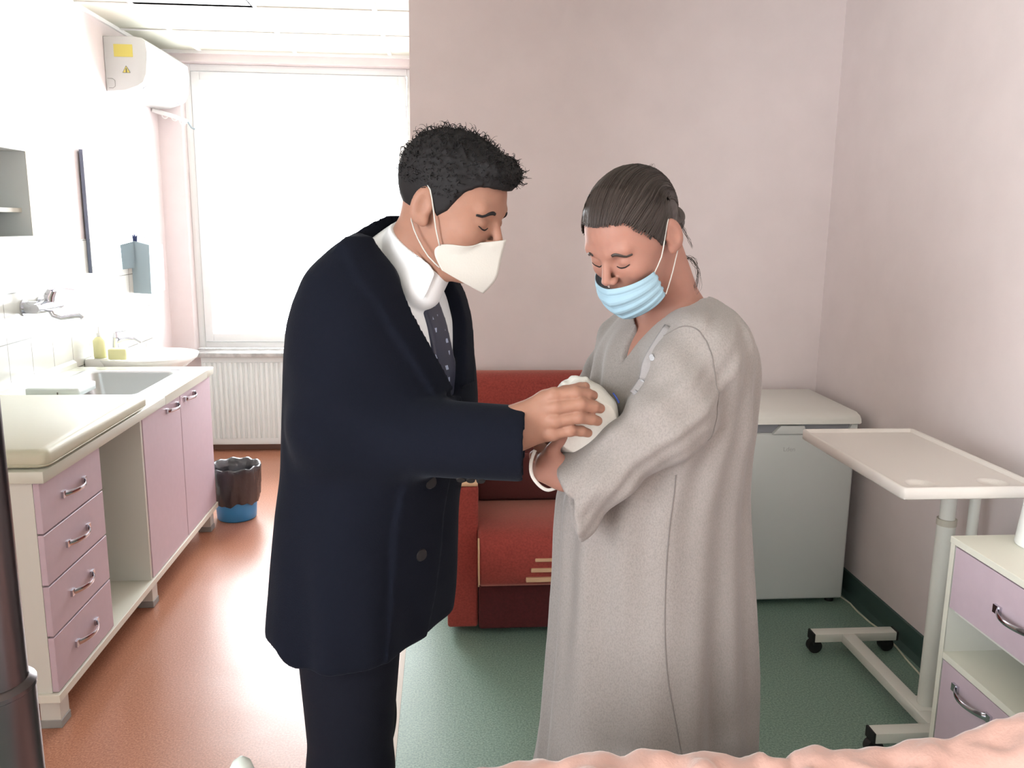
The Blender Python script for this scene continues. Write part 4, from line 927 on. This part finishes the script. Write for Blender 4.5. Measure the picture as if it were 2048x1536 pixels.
def wom_hand(P):
    d = chain(P, [(at(1200, 940, 1.460), .030), (at(1128, 945, 1.467), .024), (at(1098, 925, 1.472), .024)], .02)
    d = smin(d, chain(P, [(at(1128, 960, 1.469), .02), (at(1092, 945, 1.475), .02)]), .015)
    for y0, pts in enumerate([[(1095, 905, 1.505), (1078, 892, 1.53), (1090, 880, 1.56), (1110, 870, 1.575)], [(1088, 922, 1.505), (1070, 912, 1.535), (1082, 900, 1.565), (1104, 890, 1.585)],
                [(1086, 940, 1.505), (1070, 933, 1.535), (1082, 922, 1.565), (1102, 910, 1.585)], [(1090, 956, 1.507), (1076, 952, 1.532), (1086, 942, 1.558), (1102, 932, 1.575)]]):
        rr = (.0115, .0105, .0098, .0085) if y0 < 3 else (.010, .009, .0085, .0075)
        d = smin(d, chain(P, [(at(p[0], p[1], p[2]-.025), r) for p, r in zip(pts, rr)], .003), .004)
    return smin(d, chain(P, [(at(1112, 925, 1.463), .015), (at(1105, 900, 1.460), .012), (at(1118, 882, 1.465), .0105), (at(1128, 872, 1.470), .009)], .004), .010)
c0 = at(1120, 925, 1.485); whd = nets(wom_hand, c0-np.array([.07, .06, .075]), c0+np.array([.10, .11, .08]), .0023)
def wom_core(P):
    d, u, w, an = gown_torso(P); z = P[:, 2]; d = smax(smax(d+.04, wz(1150)-z, .02), z-wz(700), .02)
    c = chain(P, [((.36, 1.56, .8), .08), ((.36, 1.56, .45), .05), ((.37, 1.57, .06), .036)], .03); e = chain(P, [((.36, 1.73, .8), .08), ((.36, 1.73, .45), .05), ((.37, 1.74, .06), .036)], .03)
    return smin(smin(smin(d, c, .04), e, .04), chain(P, [(WS, .045), (WE, .038), (at(1190, 930, 1.462), .026)], .02), .02)
wc_ = nets(wom_core, (.05, 1.4, .02), (.62, 1.9, wz(680)), .012)
V, F = join(wh, whd, wc_); mesh_np('body', V, F, skin_w, wom)
for dy in (1.56, 1.74):
    c = np.array([.34, dy, 0])
    def slip(P): return smax(chain(P, [(c+(.06, 0, .035), .036), (c+(-.03, -.01, .032), .040), (c+(-.10, -.03, .026), .034)], .02), .004-P[:, 2], .004)
    V, F = nets(slip, (.15, dy-.1, -.01), (.45, dy+.06, .1), .005); mesh_np('slipper', V, F, gown_m, wom)
# woman's hair: combed back into a low knot
WHL = ([-.13, -.07, -.045, -.028, -.004, .010, .025, .045, .060, .090], [-.055, -.055, -.045, -.005, .014, -.020, .008, .042, .068, .078])
def wom_hair(P):
    q, d = hair_shell(P, WH, WHL, .003)
    gr = np.arctan2(q[:, 1], q[:, 2]+.02); d = d-.0006*np.sin(gr*46+q[:, 0]*20)
    bun = ell(q, (-.104, 0, -.036), (.030, .034, .030)); return smin(d, bun-.0015*np.sin(q[:, 2]*300+q[:, 1]*200), .015)
hv = nets(wom_hair, w0-np.array([.16, .16, .13]), w0+np.array([.17, .18, .15]), .003)
paths = []; cen = np.array([-.014, 0, .040]); rad = np.array([.100, .079, .088])
for k in range(900):
    x0 = rng.uniform(-.02, .088); zl = np.interp(x0, *WHL)-.002; s = rng.choice([-1, 1]); 
    if x0 > .045:
        yy = rng.uniform(-1, 1); z_ = np.interp(.09, *WHL)+rng.uniform(0, .01); xq = .088-.055*abs(yy)**2
        v0 = np.array([xq, yy*.062, np.interp(xq, *WHL)+rng.uniform(-.003, .007)])-cen
    else:
        zz = zl+rng.uniform(0, .02); v0 = np.array([x0, s*.07, zz])-cen
    v0 = v0/rad; v0 /= np.linalg.norm(v0); v1 = (np.array([-.11, rng.normal()*.012, -.028+rng.normal()*.01])-cen)/rad; v1 /= np.linalg.norm(v1)
    ay = abs(v0[1]); vm = np.array([-.35, v0[1]*1.25, .95-.75*ay+.2*v0[2]]); vm /= np.linalg.norm(vm); vq = v0*.6+vm*.55+np.array([0, 0, .1*(1-ay)]); vq /= np.linalg.norm(vq); v = path_np([v0, vq, vm, (vm+v1)/np.linalg.norm(vm+v1), v1], 18); v /= np.linalg.norm(v, axis=1)[:, None]; t = np.linspace(0, 1, 18)[:, None]
    off = 1+rng.uniform(-.012, .016)+.006*np.sin(t*3+rng.uniform(0, 6)); pq = nearest_shift(cen+v*rad, lambda Q: hair_base(Q, .003), 2, rng.uniform(-.0005, .0015)); paths.append((to_world(WH, pq), rng.uniform(.0006, .0013)))
def tend(pts, r=.0007): paths.append((path_np([at(*p) for p in pts], 18), r))
for j in range(14):
    a, b, c_ = rng.normal(size=3)*5.0
    tend([(1352+a, 500, 1.60), (1368+b, 515, 1.60), (1386+c_, 520+b, 1.60), (1396+a*.5, 545+c_, 1.60), (1394+b, 575, 1.60), (1388, 580+a*3, 1.60)], .0006)
for j in range(8):
    a, b, c_ = rng.normal(size=3)*1.6
    tend([(1358, 430+a*5, 1.60), (1368+a, 460+b, 1.60), (1378+b*1.5, 480, 1.60), (1384+c_*1.5, 495+a, 1.60)], .0005)
for j in range(10):
    a, b, c_ = rng.normal(size=3)*4.5
    tend([(1350+a, 480+b*3, 1.61), (1362+b, 500, 1.61), (1366+c_, 525, 1.61), (1376+a, 548+b, 1.61)], .0006)
for j in range(8): tend([(1280+j*2, 350, 1.57), (1292+j*2+rng.normal()*2, 336, 1.575), (1302+j+rng.normal()*4, 327, 1.58)], .0004)
V, F = join(hv, strands(paths, 1)); mesh_np('hair', V, F, hair_w, wom)
face_bits(WH, wom, wom_head, hair_w, hair_m)
def pleat(s, t): return (0, .0022*(1 if (t*4.0) % 1 < .5 else -1)*(1-s*.3)*(1 if .1 < t < .9 else 0))
grid_mesh('face_mask', mask_grid([(.113, 0, -.038), (.121, 0, -.058), (.119, 0, -.084), (.106, 0, -.110), (.088, 0, -.128)], [(.052, .064, -.040), (.050, .066, -.056), (.049, .066, -.070), (.048, .066, -.084), (.046, .064, -.098)], WH, wom_head, nv=34, pw=.8, dent=pleat), blue_mask, wom)
for s in (1, -1):
    loop(WH, [(.052, s*.065, -.042), (.030, s*.074, -.022), (.008, s*.077, .004), (-.010, s*.080, .026), (-.026, s*.074, .022), (-.036, s*.070, -.005), (-.030, s*.070, -.035), (-.006, s*.070, -.056), (.020, s*.068, -.078), (.046, s*.066, -.096)], mask_m, wom, wom_head, .0012)
# gown placket and buttons
for x, y in ((1249, 668), (1257, 686), (1232, 728), (1228, 752)):
    btn(x, y, 1.46, .0055, (-.6, -.8, .1), wom, mat('pearl grey button', (120, 118, 120), .3), sdf=gown_sdf)
pp_ = nearest_shift([at(*p) for p in ((1243, 640, 1.48), (1240, 665, 1.47), (1236, 700, 1.46), (1226, 735, 1.46), (1222, 770, 1.46))], gown_sdf, 4, .0008)
MB().tube(path_np(pp_, 20), [(.0016, .010)]*20, 8, flat=(-.5, -.85, 0)).build('placket', mat('grey rib jersey', (140, 136, 136), .9, bump=.3, bscale=300), wom, True)
seam_m = mat('gown seam', (112, 106, 103), .95)
for nm, pts in (('armhole_seam', [(1322, 668, 1.50), (1352, 645, 1.48), (1385, 650, 1.46), (1412, 680, 1.45), (1424, 730, 1.44), (1422, 780, 1.44), (1408, 830, 1.44), (1398, 868, 1.44)]), ('side_seam', [(1352, 950, 1.46), (1346, 1050, 1.45), (1340, 1150, 1.44), (1338, 1250, 1.43), (1345, 1350, 1.42), (1358, 1450, 1.42), (1370, 1530, 1.42)])):
    q = nearest_shift(path_np([at(*p) for p in pts], 40), gown_sdf, 5, .0002); MB().tube(q, .0011, 6).build(nm, seam_m, wom, True)
# ================================================================ THE BABY
baby = thing('swaddled_baby', 'newborn baby wrapped in a white towelling blanket in the arms of the woman', 'baby', tuple(at(1172, 900, 1.57)))
def bundle(P):
    a, b = at(1171, 841, 1.500), at(1160, 815, 1.68)
    d = cone(P, a, b, .064, .064); d = smin(d, ell(P, at(1158, 868, 1.515), (.050, .055, .038)), .03)
    d = d-.0018*np.sin((P-a)@np.array([60., 25, 90.]))-.0012*np.sin((P-a)@np.array([-120., 40, 70.]))
    fr_ = None
    for k in range(7):
        t = k/6; c = at(1128+t*52, 768-10*math.sin(t*3.14)+3*math.sin(k*2.1), 1.60+.01*math.sin(k)); e = ell(P, c, (.007, .012, .006+.002*math.sin(k*3))); fr_ = e if fr_ is None else smin(fr_, e, .006)
    return smin(d, fr_, .008)
c0 = at(1168, 830, 1.66); V, F = nets(bundle, c0-np.array([.12, .2, .13]), c0+np.array([.12, .2, .13]), .0035); mesh_np('swaddling_blanket', V, F, swad_m, baby)
rp = path_np([at(*p) for p in ((1070, 900, 1.475), (1062, 925, 1.472), (1064, 950, 1.470), (1078, 970, 1.470), (1095, 980, 1.472), (1112, 976, 1.476))], 24)
MB().tube(rp, [(.0009, .0034)]*24, 8, flat=(0, -1, 0)).build('blanket_edge', swad_m, baby, True)
MB().tube(path_np([at(*p) for p in ((1226, 786, 1.49), (1233, 796, 1.485), (1238, 806, 1.48))], 8), .0016, 6).build('blue_ribbon', mat('blue ribbon', (50, 80, 170), .6), baby, True)
